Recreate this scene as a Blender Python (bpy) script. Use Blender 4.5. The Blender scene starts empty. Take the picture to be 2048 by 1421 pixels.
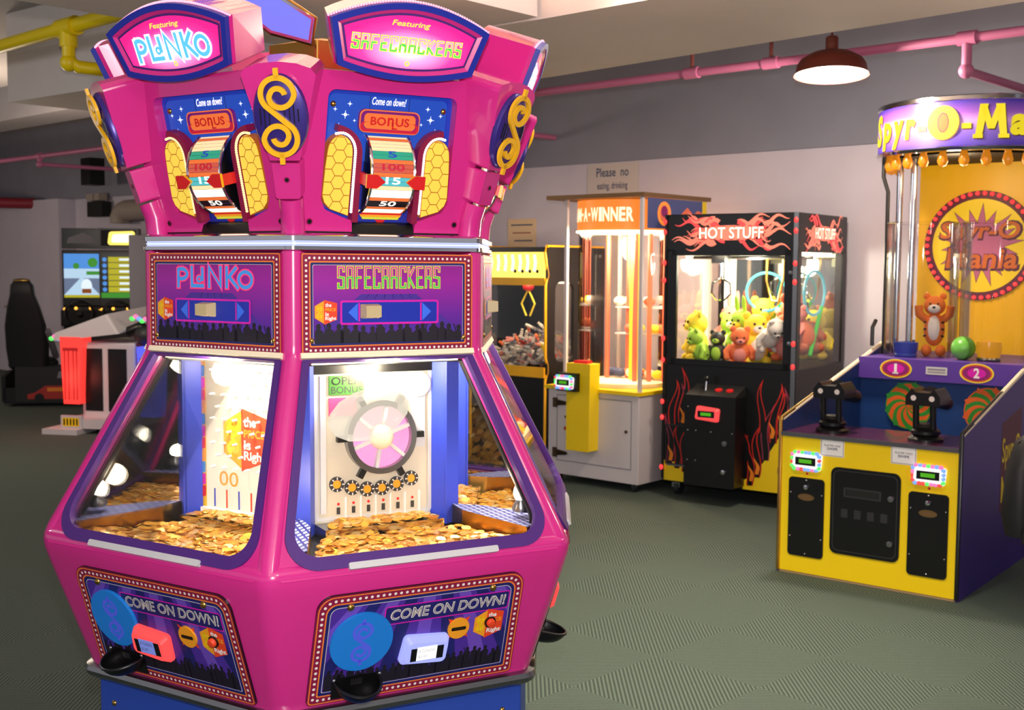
import bpy, math, random
from mathutils import Matrix, Vector
random.seed(7)
sc = bpy.context.scene
R = math.radians
sin, cos, pi = math.sin, math.cos, math.pi

# ------------------------------------------------------------------ camera
cam_d = bpy.data.cameras.new('camera'); cam = bpy.data.objects.new('camera', cam_d)
sc.collection.objects.link(cam); sc.camera = cam
cam_d.sensor_width = 36.0; cam_d.lens = 2350 / 2048 * 36.0
cam_d.clip_start = 0.05; cam_d.clip_end = 100
PITCH = math.atan((710.5 - 530) / 2350)
ROLL = 0.0062
cam.matrix_world = Matrix.Translation((0, 0, 1.6)) @ Matrix.Rotation(pi / 2 - PITCH, 4, 'X') @ Matrix.Rotation(ROLL, 4, 'Z')
cam_d.dof.use_dof = True; cam_d.dof.focus_distance = 2.75; cam_d.dof.aperture_fstop = 8.0

# ------------------------------------------------------------------ world, view, large lights
w = bpy.data.worlds.new('world'); sc.world = w; w.use_nodes = True
w.node_tree.nodes['Background'].inputs[0].default_value = (0.95, 0.93, 1.0, 1)
w.node_tree.nodes['Background'].inputs[1].default_value = 0.45
sc.view_settings.view_transform = 'Standard'; sc.view_settings.look = 'None'
sc.view_settings.exposure = 0.0; sc.view_settings.gamma = 1.0
sc.view_settings.use_curve_mapping = False


def light(name, kind, loc, power, col=(1, 1, 1), size=0.1, target=None, **kw):
    l = bpy.data.lights.new(name, kind); l.energy = power; l.color = col
    if kind in ('POINT', 'SPOT'): l.shadow_soft_size = size
    if kind == 'AREA': l.size = size
    for k, v in kw.items(): setattr(l, k, v)
    o = bpy.data.objects.new(name, l); sc.collection.objects.link(o); o.location = loc
    if target: o.rotation_euler = (Vector(target) - Vector(loc)).to_track_quat('-Z', 'Y').to_euler()
    return o


def W(s, d, z=0.0):          # room frame: s along the long wall, d towards it
    return Vector((s * 0.7314 + d * 0.682, -s * 0.682 + d * 0.7314, z))


light('camera_flash', 'POINT', (0.0, 0.02, 1.76), 262, (1.0, 0.95, 0.92), 0.03)
sc.cycles.transparent_max_bounces = 32
light('floor_pool_fill', 'SPOT', (0.5, 3.9, 3.0), 470, (1.0, 0.93, 0.68), 0.12, (0.75, 5.0, 0), spot_size=R(75), spot_blend=0.9)  # unseen spot added overhead to make the bright pool on the floor
light('beam_fill_right', 'POINT', (2.5, 3.5, 2.0), 38, (1.0, 0.74, 0.58), 0.12)  # unseen warm fill added on the right to light the beam underside
light('recess_glow', 'POINT', (0.5, 3.6, 2.95), 22, (0.95, 0.9, 1.0), 0.15)
light('fill_near', 'POINT', W(0.6, 0.8, 2.7), 35, (1.0, 0.86, 0.72), 0.2)  # fill light added by the camera, no fitting there
light('fill_aisle', 'POINT', W(-9.5, 3.8, 2.2), 75, (1.0, 0.82, 0.66), 0.2)  # added fill for the left aisle, out of view
light('fill_far', 'POINT', W(-15.0, 4.0, 2.2), 70, (1.0, 0.80, 0.62), 0.2)  # added fill for the far end, out of view
light('fill_entry', 'POINT', W(-6.0, 0.5, 2.6), 36, (0.92, 0.95, 1.0), 0.2)  # cool fill added out of view to light the left side


# ------------------------------------------------------------------ materials
def lin(h):
    h = h.lstrip('#'); c = [int(h[i:i + 2], 16) / 255 for i in (0, 2, 4)]
    return tuple(x / 12.92 if x <= 0.04045 else ((x + 0.055) / 1.055) ** 2.4 for x in c) + (1,)


MATS = {}


def mat(name, col, rough=0.5, metal=0.0, emit=0.0, coat=0.0, emcol=None, noise=0.0, nscale=40.0):
    m = bpy.data.materials.new(name); m.use_nodes = True
    b = m.node_tree.nodes['Principled BSDF']
    b.inputs['Base Color'].default_value = lin(col)
    b.inputs['Roughness'].default_value = rough; b.inputs['Metallic'].default_value = metal
    if coat: b.inputs['Coat Weight'].default_value = coat; b.inputs['Coat Roughness'].default_value = 0.06
    if emit:
        b.inputs['Base Color'].default_value = tuple(x * (0.35 if emit >= 0.45 else 0.7) for x in lin(col)[:3]) + (1,)
        b.inputs['Emission Color'].default_value = lin(emcol or col); b.inputs['Emission Strength'].default_value = emit
    if noise:
        nt = m.node_tree; tc = nt.nodes.new('ShaderNodeTexCoord'); n = nt.nodes.new('ShaderNodeTexNoise')
        n.inputs['Scale'].default_value = nscale; n.inputs['Detail'].default_value = 3
        hs = nt.nodes.new('ShaderNodeMixRGB'); hs.blend_type = 'MULTIPLY'; hs.inputs[0].default_value = noise
        hs.inputs[1].default_value = lin(col)
        r = nt.nodes.new('ShaderNodeValToRGB'); r.color_ramp.elements[0].position = 0.35; r.color_ramp.elements[1].position = 0.65
        r.color_ramp.elements[0].color = (0.3, 0.3, 0.3, 1)
        nt.links.new(tc.outputs['Object'], n.inputs['Vector']); nt.links.new(n.outputs['Fac'], r.inputs[0])
        nt.links.new(r.outputs[0], hs.inputs[2]); nt.links.new(hs.outputs[0], b.inputs['Base Color'])
    MATS[name] = m
    return m


def glass(name, tint=(1, 1, 1, 1), f=0.9, rough=0.0):
    m = bpy.data.materials.new(name); m.use_nodes = True; nt = m.node_tree; nt.nodes.clear()
    o = nt.nodes.new('ShaderNodeOutputMaterial'); mx = nt.nodes.new('ShaderNodeMixShader')
    t = nt.nodes.new('ShaderNodeBsdfTransparent'); g = nt.nodes.new('ShaderNodeBsdfGlossy')
    fr = nt.nodes.new('ShaderNodeFresnel'); fr.inputs[0].default_value = 1.35
    ml = nt.nodes.new('ShaderNodeMath'); ml.operation = 'MULTIPLY'; ml.inputs[1].default_value = f
    g.inputs['Roughness'].default_value = rough; t.inputs[0].default_value = tint
    nt.links.new(fr.outputs[0], ml.inputs[0]); nt.links.new(ml.outputs[0], mx.inputs[0])
    nt.links.new(t.outputs[0], mx.inputs[1]); nt.links.new(g.outputs[0], mx.inputs[2]); nt.links.new(mx.outputs[0], o.inputs[0])
    MATS[name] = m
    return m


for a in [
    ('pink', '#d42c8a', 0.22, 0, 0, 0.6), ('pinkdark', '#a81660', 0.3), ('gasket', '#4a2078', 0.5), ('navy', '#1c1c66', 0.45),
    ('blue', '#2446a8', 0.5), ('postblue', '#2f45c8', 0.4), ('signblue', '#1d2a9c', 0.45), ('chrome', '#d8d8dc', 0.12, 1.0), ('steel', '#9a9a9c', 0.3, 1.0),
    ('neon', '#b9c4ff', 0.5, 0, 1.6), ('maroon', '#8a1440', 0.4), ('dot', '#f2e6e0', 0.5), ('orange', '#f08030', 0.5),
    ('purple', '#7420a8', 0.4), ('magenta', '#a41c9c', 0.4), ('violet', '#4a2a98', 0.4), ('violetlight', '#6a48b8', 0.4), ('cream', '#fff0d0', 0.5),
    ('black', '#0a0a0c', 0.35), ('matblack', '#101012', 0.7), ('darkgrey', '#2a2a2e', 0.5), ('grey', '#85828a', 0.6), ('lightgrey', '#c8c8cc', 0.5),
    ('white', '#f4f2f0', 0.5), ('red', '#d81c20', 0.4), ('yellow', '#f4c414', 0.4), ('gold', '#f5b81a', 0.35), ('logored', '#e84420', 0.5), ('logoorange', '#f5a020', 0.5),
    ('skyblue', '#4aa2f8', 0.4, 0, 0.45), ('hotpink', '#f8407c', 0.45, 0, 0.4), ('slotblue', '#1c2eaa', 0.35), ('arrowblue', '#3a70f0', 0.4), ('hotmagenta', '#d818b0', 0.4),
    ('limeyellow', '#e6e83a', 0.45, 0, 0.5), ('limegreen', '#28c060', 0.45, 0, 0.4), ('crowd', '#120a1e', 0.6), ('knob', '#c8b488', 0.4), ('brass', '#c9a050', 0.25, 1.0),
    ('oval', '#3c2a84', 0.3, 0.3), ('discblue', '#1f86e8', 0.35, 0, 0.12), ('discline', '#5560e8', 0.3, 0, 0.25), ('coinbed', '#8a5a1c', 0.5, 0.4),
    ('coin', '#f2b848', 0.3, 0.6), ('coinpale', '#f2cc84', 0.3, 0.6), ('coindark', '#cc8a30', 0.35, 0.6),
    # lit things
    ('sign_pink', '#f0288c', 0.4, 0, 0.85), ('sign_white', '#fff4ff', 0.4, 0, 1.5), ('sign_light', '#ff9ad0', 0.4, 0, 1.0), ('sign_blue', '#60c8f8', 0.4, 0, 0.9),
    ('sign_yellow', '#f8f050', 0.4, 0, 0.95), ('sign_green', '#40e060', 0.4, 0, 0.8), ('led', '#fff4ec', 0.4, 0, 3.0), ('ledpink', '#ffb0c8', 0.4, 0, 1.3), ('ledwarm', '#ffd898', 0.4, 0, 1.4),
    ('bonusblue', '#2458d8', 0.4, 0, 0.45), ('bonusnavy', '#1a3ac0', 0.4, 0, 0.25), ('star', '#e8f0ff', 0.4, 0, 1.4), ('badge_orange', '#f87838', 0.4, 0, 0.7), ('badge_red', '#d01838', 0.4, 0, 0.35),
    ('badge_purple', '#7a1478', 0.4, 0, 0.3), ('comb', '#fcd850', 0.4, 0, 0.75), ('comb_line', '#b8641c', 0.4, 0, 0.35), ('wh_cream', '#ffe0a8', 0.4, 0, 0.9), ('wh_green', '#30b890', 0.4, 0, 0.55),
    ('wh_teal', '#58c8d0', 0.4, 0, 0.7), ('wh_red', '#e06048', 0.4, 0, 0.6), ('wh_white', '#fffbe8', 0.4, 0, 1.6), ('reader_red', '#ff5050', 0.4, 0, 0.85), ('reader_blue', '#a8b0ff', 0.4, 0, 0.85),
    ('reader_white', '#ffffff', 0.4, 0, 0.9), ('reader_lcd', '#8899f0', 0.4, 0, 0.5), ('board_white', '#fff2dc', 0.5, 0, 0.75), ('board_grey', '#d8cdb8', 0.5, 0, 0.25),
    ('lcd_green', '#4a9a30', 0.4, 0, 0.5), ('tube', '#fff0c8', 0.4, 0, 5.0), ('bulb', '#fff2d8', 0.4, 0, 14.0), ('topblue', '#7a80ff', 0.25, 0, 0.8),
]: mat(*a)
mat('lamp_red', '#6a2a1c', 0.45, 0, 0)


def print_glow_ramp(name, stops, axis, lo, hi, emit=0.0, rough=.4, radial=None):
    # colour blend for printed panels and painted-in sign glow, in the panel's own coordinates
    m = mat(name, '#ffffff', rough); nt = m.node_tree; N = nt.nodes.new; b = nt.nodes['Principled BSDF']
    tc = N('ShaderNodeTexCoord'); mp = N('ShaderNodeMapRange'); rp = N('ShaderNodeValToRGB')
    if radial:
        vm = N('ShaderNodeMapping'); vm.inputs['Location'].default_value = (0, 0, -radial[0] / radial[2]); vm.inputs['Scale'].default_value = (1 / radial[1], 0, 1 / radial[2])
        ln = N('ShaderNodeVectorMath'); ln.operation = 'LENGTH'; nt.links.new(tc.outputs['Object'], vm.inputs[0]); nt.links.new(vm.outputs[0], ln.inputs[0]); nt.links.new(ln.outputs['Value'], mp.inputs[0])
    else:
        sp = N('ShaderNodeSeparateXYZ'); nt.links.new(tc.outputs['Object'], sp.inputs[0]); nt.links.new(sp.outputs[axis], mp.inputs[0])
    mp.inputs[1].default_value = lo; mp.inputs[2].default_value = hi
    e = rp.color_ramp.elements
    while len(e) < len(stops): e.new(.5)
    for i, (p, c) in enumerate(stops): e[i].position = p; e[i].color = lin(c)
    nt.links.new(mp.outputs[0], rp.inputs[0]); nt.links.new(rp.outputs[0], b.inputs['Base Color'])
    if emit: nt.links.new(rp.outputs[0], b.inputs['Emission Color']); b.inputs['Emission Strength'].default_value = emit


print_glow_ramp('stage_print', [(0, '#3a1c8c'), (.35, '#62209c'), (.75, '#9a1e9c'), (1, '#8c1c88')], 2, 1.39, 1.61)
print_glow_ramp('sign_painted_glow', [(0, '#fff0fa'), (.35, '#ff9ad2'), (.7, '#f43a98'), (1, '#ee1c80')], 0, 0, 1.0, .75, radial=(2.112, .17, .07))  # backlight glow painted into the sign face, white centre to pink edge
print_glow_ramp('drum_painted_glow', [(0, '#4a34a0'), (.3, '#7a5cc0'), (.55, '#c090d0'), (.75, '#8a50b0'), (1, '#3c2a90')], 2, 2.27, 2.51, .35)  # pale glow of the lit drum painted into its colour and emission
glass('window_glass', (0.97, 0.97, 0.97, 1), 0.75)
glass('crane_glass', (0.98, 0.98, 0.98, 1), 0.25)
glass('acrylic', (0.95, 0.95, 0.95, 1), 0.8, 0.03)
glass('milky', (1, 1, 1, 1), 0.3)
_m = MATS['milky'].node_tree; _e = _m.nodes.new('ShaderNodeEmission'); _e.inputs[0].default_value = lin('#fff2dc'); _e.inputs[1].default_value = 1.1
_x = _m.nodes.new('ShaderNodeMixShader'); _x.inputs[0].default_value = .5; _o = [n for n in _m.nodes if n.type == 'OUTPUT_MATERIAL'][0]; _s = _o.inputs[0].links[0].from_socket
_m.links.new(_s, _x.inputs[1]); _m.links.new(_e.outputs[0], _x.inputs[2]); _m.links.new(_x.outputs[0], _o.inputs[0])


# ------------------------------------------------------------------ mesh builder
I4 = Matrix.Identity(4)


def FR(o, u=(1, 0, 0), v=(0, 0, 1)):
    u = Vector(u).normalized(); v = Vector(v).normalized(); n = u.cross(v)
    m = Matrix((u, v, n)).transposed().to_4x4(); m.translation = Vector(o)
    return m


def TR(x=0, y=0, z=0): return Matrix.Translation((x, y, z))
def RZ(a): return Matrix.Rotation(a, 4, 'Z')


TXT = {}


def text_geo(s, bold=0.0, shear=0.0, space=1.0):
    key = (s, bold, shear, space)
    if key not in TXT:
        c = bpy.data.curves.new('t', 'FONT'); c.body = s; c.size = 1; c.offset = bold; c.shear = shear
        c.space_character = space; c.resolution_u = 3
        o = bpy.data.objects.new('t', c); me = o.to_mesh()
        vs = [tuple(v.co) for v in me.vertices]; fs = [tuple(p.vertices) for p in me.polygons]
        o.to_mesh_clear(); bpy.data.objects.remove(o); bpy.data.curves.remove(c)
        TXT[key] = (vs, fs)
    return TXT[key]


class MB:
    def __init__(self):
        self.v = []; self.f = []; self.m = []; self.s = []; self.names = []

    def mi(self, n):
        if n not in self.names: self.names.append(n)
        return self.names.index(n)

    def add(self, vs, fs, m, M=None, smooth=False):
        b = len(self.v); i = self.mi(m)
        for p in vs:
            p = Vector(p); self.v.append(tuple(M @ p) if M is not None else tuple(p))
        for f in fs:
            self.f.append(tuple(b + k for k in f)); self.m.append(i); self.s.append(smooth)

    def poly(self, M, pts, w, m): self.add([(x, y, w) for x, y in pts], [range(len(pts))], m, M)

    def prism(self, M, pts, w0, w1, m, side=None):
        n = len(pts)
        self.add([(x, y, w1) for x, y in pts], [range(n)], m, M)
        self.add([(x, y, w0) for x, y in pts] + [(x, y, w1) for x, y in pts],
                 [tuple(reversed(range(n)))] + [(i, (i + 1) % n, n + (i + 1) % n, n + i) for i in range(n)], side or m, M)

    def loft(self, M, rings, m, closed=True, caps=True, smooth=False):
        n = len(rings[0]); vs = [p for r in rings for p in r]; fs = []
        for k in range(len(rings) - 1):
            for i in range(n if closed else n - 1):
                j = (i + 1) % n; fs.append((k * n + i, k * n + j, (k + 1) * n + j, (k + 1) * n + i))
        self.add(vs, fs, m, M, smooth)
        if caps:
            self.add(rings[0], [tuple(reversed(range(n)))], m, M); self.add(rings[-1], [range(n)], m, M)

    def ring(self, M, outer, inner, w, m, w2=None):
        n = len(outer); w2 = w if w2 is None else w2
        self.add([(x, y, w) for x, y in outer] + [(x, y, w2) for x, y in inner],
                 [(i, (i + 1) % n, n + (i + 1) % n, n + i) for i in range(n)], m, M)

    def slabring(self, M, outer, inner, w0, w1, m):
        self.ring(M, outer, inner, w1, m); n = len(outer)
        for a in (outer, inner):
            self.add([(x, y, w0) for x, y in a] + [(x, y, w1) for x, y in a],
                     [(i, (i + 1) % n, n + (i + 1) % n, n + i) for i in range(n)], m, M)

    def disc(self, M, x, y, r, w, m, n=20, ry=None, w0=None):
        p = [(x + r * cos(2 * pi * i / n), y + (ry or r) * sin(2 * pi * i / n)) for i in range(n)]
        if w0 is None: self.poly(M, p, w, m)
        else: self.prism(M, p, w0, w, m)

    def annulus(self, M, x, y, r0, r1, w, m, n=28, w0=None):
        o = circ(x, y, r1, n); i = circ(x, y, r0, n)
        if w0 is None: self.ring(M, o, i, w, m)
        else: self.slabring(M, o, i, w0, w, m)

    def rect(self, M, x0, y0, x1, y1, w, m, w0=None):
        p = [(x0, y0), (x1, y0), (x1, y1), (x0, y1)]
        if w0 is None: self.poly(M, p, w, m)
        else: self.prism(M, p, w0, w, m)

    def box(self, x0, y0, z0, x1, y1, z1, m, M=None):
        self.add([(x0, y0, z0), (x1, y0, z0), (x1, y1, z0), (x0, y1, z0), (x0, y0, z1), (x1, y0, z1), (x1, y1, z1), (x0, y1, z1)],
                 [(3, 2, 1, 0), (4, 5, 6, 7), (0, 1, 5, 4), (1, 2, 6, 5), (2, 3, 7, 6), (3, 0, 4, 7)], m, M)

    def ribbon(self, M, pts, wd, w, m, closed=False, thick=0.0):
        n = len(pts); L = []; Rr = []
        for i in range(n):
            p = Vector(pts[i])
            a = Vector(pts[i - 1]) if (i > 0 or closed) else None
            b = Vector(pts[(i + 1) % n]) if (i < n - 1 or closed) else None
            d0 = (p - a).normalized() if a is not None else (b - p).normalized()
            d1 = (b - p).normalized() if b is not None else d0
            n0 = Vector((-d0.y, d0.x)); n1 = Vector((-d1.y, d1.x)); t = n0 + n1
            if t.length < 1e-6: t = n0.copy()
            t.normalize(); k = 1 / max(0.5, t.dot(n0)); ww = wd[i] if isinstance(wd, (list, tuple)) else wd
            L.append(p + t * k * ww / 2); Rr.append(p - t * k * ww / 2)
        rng = range(n if closed else n - 1)
        for i in rng:
            j = (i + 1) % n
            q = [tuple(Rr[i]), tuple(Rr[j]), tuple(L[j]), tuple(L[i])]
            if thick: self.prism(M, q, w - thick, w, m)
            else: self.poly(M, q, w, m)

    def tube(self, pts, r, m, n=10, closed=False, M=None, caps=True):
        pts = [Vector(p) for p in pts]; N = len(pts); rings = []; up = None
        for i in range(N):
            a = pts[i - 1] if (i > 0 or closed) else pts[i]; b = pts[(i + 1) % N] if (i < N - 1 or closed) else pts[i]
            d = (b - a).normalized()
            if up is None: up = Vector((0, 0, 1)) if abs(d.z) < 0.9 else Vector((0, 1, 0))
            x = d.cross(up)
            if x.length < 1e-5: x = d.orthogonal()
            x.normalize(); y = x.cross(d).normalized(); up = y
            rr = r[i] if isinstance(r, (list, tuple)) else r
            rings.append([tuple(pts[i] + x * rr * cos(2 * pi * k / n) + y * rr * sin(2 * pi * k / n)) for k in range(n)])
        if closed: rings.append(rings[0])
        self.loft(M, rings, m, True, caps and not closed, True)

    def lathe(self, M, prof, m, n=24, smooth=True, caps=True):      # profile (radius, height along local z)
        rings = [[(r * cos(2 * pi * k / n), r * sin(2 * pi * k / n), h) for k in range(n)] for r, h in prof]
        self.loft(M, rings, m, True, False, smooth)
        if caps and prof[0][0] > 1e-5: self.add(rings[0], [tuple(reversed(range(n)))], m, M)
        if caps and prof[-1][0] > 1e-5: self.add(rings[-1], [range(n)], m, M)

    def ell(self, c, r, m, M=None, n=14, k=9):
        if isinstance(r, (int, float)): r = (r, r, r)
        rings = []
        for i in range(k + 1):
            t = pi * i / k; rings.append([(c[0] + r[0] * max(sin(t), 1e-4) * cos(2 * pi * j / n), c[1] + r[1] * max(sin(t), 1e-4) * sin(2 * pi * j / n), c[2] - r[2] * cos(t)) for j in range(n)])
        self.loft(M, rings, m, True, False, True)

    def text(self, M, s, x0, y0, x1, y1, w, m, bold=0.0, shear=0.0, space=1.0):
        vs, fs = text_geo(s, bold, shear, space)
        ax = min(v[0] for v in vs); bx = max(v[0] for v in vs); ay = min(v[1] for v in vs); by = max(v[1] for v in vs)
        self.add([(x0 + (v[0] - ax) / (bx - ax) * (x1 - x0), y0 + (v[1] - ay) / (by - ay) * (y1 - y0), w) for v in vs], fs, m, M)

    def build(self, name, parent=None, rot=0.0, bevel=0.0, loc=None, seg=2):
        me = bpy.data.meshes.new(name); me.from_pydata(self.v, [], self.f)
        for nme in self.names: me.materials.append(MATS[nme])
        me.polygons.foreach_set('material_index', self.m); me.polygons.foreach_set('use_smooth', self.s)
        me.update(); me.validate()
        if any(self.s): me.set_sharp_from_angle(angle=R(40))
        o = bpy.data.objects.new(name, me); sc.collection.objects.link(o)
        if parent: o.parent = parent
        o.rotation_euler.z = rot
        if loc is not None: o.location = loc
        if bevel:
            b = o.modifiers.new('bevel', 'BEVEL'); b.width = bevel; b.segments = seg; b.limit_method = 'ANGLE'; b.angle_limit = R(50)
        return o


def circ(x, y, r, n=28, ry=None, a0=0.0): return [(x + r * cos(a0 + 2 * pi * i / n), y + (ry or r) * sin(a0 + 2 * pi * i / n)) for i in range(n)]


def rounded(pts, r, k=6):                # rounded polygon (convex, counter-clockwise); r scalar or per corner
    out = []; n = len(pts)
    for i in range(n):
        p = Vector(pts[i]); a = (Vector(pts[i - 1]) - p); b = (Vector(pts[(i + 1) % n]) - p)
        rr = r[i] if isinstance(r, (list, tuple)) else r
        if rr < 1e-5: out += [tuple(p)] * 1; continue
        an = a.angle(b); a.normalize(); b.normalize(); t = rr / math.tan(an / 2)
        c = p + (a + b).normalized() * (rr / sin(an / 2)); s = p + a * t; e = p + b * t
        a0 = math.atan2(s.y - c.y, s.x - c.x); a1 = math.atan2(e.y - c.y, e.x - c.x)
        while a1 < a0: a1 += 2 * pi
        if a1 - a0 > pi: a1 -= 2 * pi
        out += [(c.x + rr * cos(a0 + (a1 - a0) * j / k), c.y + rr * sin(a0 + (a1 - a0) * j / k)) for j in range(k + 1)]
    return out


def rrect(x0, y0, x1, y1, r=0.01, k=5): return rounded([(x0, y0), (x1, y0), (x1, y1), (x0, y1)], r, k)


def inset(pts, d):                       # shrink a convex counter-clockwise loop
    out = []; n = len(pts)
    for i in range(n):
        p = Vector(pts[i]); d0 = (p - Vector(pts[i - 1])); d1 = (Vector(pts[(i + 1) % n]) - p)
        if d0.length < 1e-7: d0 = d1
        if d1.length < 1e-7: d1 = d0
        d0.normalize(); d1.normalize(); nn = Vector((-d0.y - d1.y, d0.x + d1.x)).normalized()
        k = 1 / max(0.6, nn.dot(Vector((-d0.y, d0.x)))); q = p + nn * d * k; out.append((q.x, q.y))
    return out


def raymap(inner, outer, c):             # points of the outer polygon seen from c through each inner point
    res = []
    for q in inner:
        dx, dy = q[0] - c[0], q[1] - c[1]; best = None
        for i in range(len(outer)):
            ax, ay = outer[i]; bx, by = outer[(i + 1) % len(outer)]; ex, ey = bx - ax, by - ay
            det = dx * ey - dy * ex
            if abs(det) < 1e-12: continue
            t = ((ax - c[0]) * ey - (ay - c[1]) * ex) / det; s = ((ax - c[0]) * dy - (ay - c[1]) * dx) / det
            if t > 0 and -1e-6 <= s <= 1 + 1e-6 and (best is None or t < best): best = t
        res.append((c[0] + dx * best, c[1] + dy * best))
    return res


def along(pts, n, closed=True):          # n points evenly spaced along a polyline
    P = [Vector(p) for p in pts] + ([Vector(pts[0])] if closed else []); L = [0]
    for i in range(len(P) - 1): L.append(L[-1] + (P[i + 1] - P[i]).length)
    out = []; j = 0
    for i in range(n):
        t = L[-1] * i / (n if closed else n - 1)
        while j < len(P) - 2 and L[j + 1] < t: j += 1
        f = (t - L[j]) / max(L[j + 1] - L[j], 1e-9); out.append(tuple(P[j].lerp(P[j + 1], min(f, 1))))
    return out


def clip(poly, region):                  # Sutherland-Hodgman against a convex counter-clockwise region
    for i in range(len(region)):
        ax, ay = region[i]; bx, by = region[(i + 1) % len(region)]; out = []
        if abs(bx - ax) + abs(by - ay) < 1e-9: continue
        f = lambda p: (bx - ax) * (p[1] - ay) - (by - ay) * (p[0] - ax)
        for k in range(len(poly)):
            p, q = poly[k - 1], poly[k]; fp, fq = f(p), f(q)
            if (fp >= 0) != (fq >= 0):
                t = fp / (fp - fq); out.append((p[0] + (q[0] - p[0]) * t, p[1] + (q[1] - p[1]) * t))
            if fq >= 0: out.append(q)
        poly = out
        if len(poly) < 3: return []
    return poly


# ------------------------------------------------------------------ scene graph helpers
def tag(o, label, cat, group=None, kind=None):
    o['label'] = label; o['category'] = cat
    if group: o['group'] = group
    if kind: o['kind'] = kind
    return o


def thing(name, label, cat, loc=(0, 0, 0), rz=0.0, group=None):
    o = bpy.data.objects.new(name, None); o.empty_display_size = 0.1; sc.collection.objects.link(o)
    o.location = loc; o.rotation_euler.z = rz
    return tag(o, label, cat, group)


def dupe(o, parent=None, rot=None, loc=None):
    c = o.copy(); sc.collection.objects.link(c)
    if parent: c.parent = parent
    if rot is not None: c.rotation_euler.z = rot
    if loc is not None: c.location = loc
    for ch in list(o.children): dupe(ch, c)
    return c


def screw(parent, M, x, y, w, r=0.007, m='brass'):
    b = MB(); b.lathe(M @ TR(x, y, w), [(r, 0), (r * 0.95, r * 0.25), (r * 0.6, r * 0.6), (0.0001, r * 0.72)], m, 14)
    return b.build('screw', parent)


# ------------------------------------------------------------------ shared graphics
def dollar_path(h=1.0):                  # double spiral S, total height about h
    Rr = h * 0.19; cy = 1.3 * Rr; up = []
    for i in range(60):
        th = 222 - (222 + 350) * i / 59
        if th > 0: k = 1.0
        else: k = 1 - 0.56 * min(1, (-th) / 200) ** 0.8
        yc = cy - (1 - k) * Rr * 0.12
        up.append((Rr * k * cos(R(th)), yc + Rr * k * sin(R(th))))
    up = up[::-1]
    low = [(-x, -y) for x, y in up][::-1]
    return up + low, Rr, cy


def dollar(mb, M, x, y, h, wd, w, m, thick=0.0):
    p, Rr, cy = dollar_path(h)
    mb.ribbon(M, [(x + a, y + b) for a, b in p], wd, w, m, thick=thick)
    top = cy + Rr
    for s in (1, -1):
        q = [(x - wd * .48, y + s * (top - wd * .3)), (x + wd * .48, y + s * (top - wd * .3)), (x + wd * .48, y + s * h * .545), (x - wd * .48, y + s * h * .545)]
        if s < 0: q = q[::-1]
        if thick: mb.prism(M, q, w - thick, w, m)
        else: mb.poly(M, q, w, m)


def price_logo(mb, M, x, y, h, w):
    k = h / 2
    P = lambda l: [(x + a * k, y + b * k) for a, b in l]
    mb.poly(M, P([(-.98, -.45), (-.15, -.95), (-.15, .95), (-.98, .5)]), w, 'logoorange')
    mb.poly(M, P([(-.2, -1), (.9, -.6), (.9, .72), (-.2, 1)]), w + .0004, 'logored')
    dollar(mb, M, x - .58 * k, y, k * 1.05, k * .12, w + .0004, 'yellow')
    for s, (a, b, c, d), m in (('the', (-.1, .42, .42, .74), 'white'), ('PRICE', (-.1, .08, .8, .34), 'logoorange'), ('is', (-.1, -.3, .2, 0), 'white'), ('Right', (-.1, -.72, .82, -.34), 'white')):
        mb.text(M, s, x + a * k, y + b * k, x + c * k, y + d * k, w + .0008, m, 0.03)


def crowd(mb, M, x0, x1, y0, h, w, seed=1, n=17):
    rn = random.Random(seed)
    mb.rect(M, x0, y0, x1, y0 + h * .42, w, 'crowd')
    for i in range(n):
        x = x0 + (x1 - x0) * (i + .5) / n + rn.uniform(-.2, .2) * (x1 - x0) / n
        t = h * rn.uniform(.72, 1.0); r = (x1 - x0) / n * .27; yh = y0 + t - r
        r = min(r, h * .16)
        mb.disc(M, x, yh, r, w + .0002, 'crowd', 12, r * 1.25)
        b = r * 2.0
        x_0, x_1 = max(x0, x - b), min(x1, x + b)
        mb.poly(M, [(x_0, y0), (x_1, y0), (x_1, yh - r * 2.0), (x + r * .8, yh - r * 1.0), (x - r * .8, yh - r * 1.0), (x_0, yh - r * 2.0)], w + .0001, 'crowd')
        if rn.random() < .3:
            s = rn.choice((-1, 1)); mb.ribbon(M, [(x + s * r, yh - r * 2), (x + s * r * 2.2, yh + r * 1.5)], r * .5, w + .0003, 'crowd')


def rq(pts, rad, d):                     # straight-sided loop moved inwards by d, corners rounded again
    return rounded(inset(pts, d), [max(r - d * .6, .004) for r in rad], 6)


def marquee_border(mb, M, f, band, n, w, rdot):
    mb.ring(M, f(0), f(band), w, 'maroon')
    mb.ring(M, f(0), f(band * .13), w + .0003, 'orange')
    mb.ring(M, f(band * .92), f(band * 1.08), w + .0003, 'orange')
    for p in along(f(band * .54), n): mb.disc(M, p[0], p[1], rdot, w + .0006, 'dot', 10)


GL = dict(S=[[(1, .8), (1, 1), (0, 1), (0, .52), (1, .48), (1, 0), (0, 0), (0, .2)]], A=[[(0, 0), (0, 1), (1, 1), (1, 0)], [(0, .5), (1, .5)]],
          F=[[(0, 0), (0, 1), (1, 1)], [(0, .5), (.8, .5)]], E=[[(1, 1), (0, 1), (0, 0), (1, 0)], [(0, .5), (.8, .5)]],
          C=[[(1, .8), (1, 1), (0, 1), (0, 0), (1, 0), (1, .2)]], R=[[(0, 0), (0, 1), (1, 1), (1, .52), (0, .52)], [(.45, .5), (1, .4), (1, 0)]],
          K=[[(0, 0), (0, 1)], [(1, 1), (.05, .5), (1, 0)]])


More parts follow.
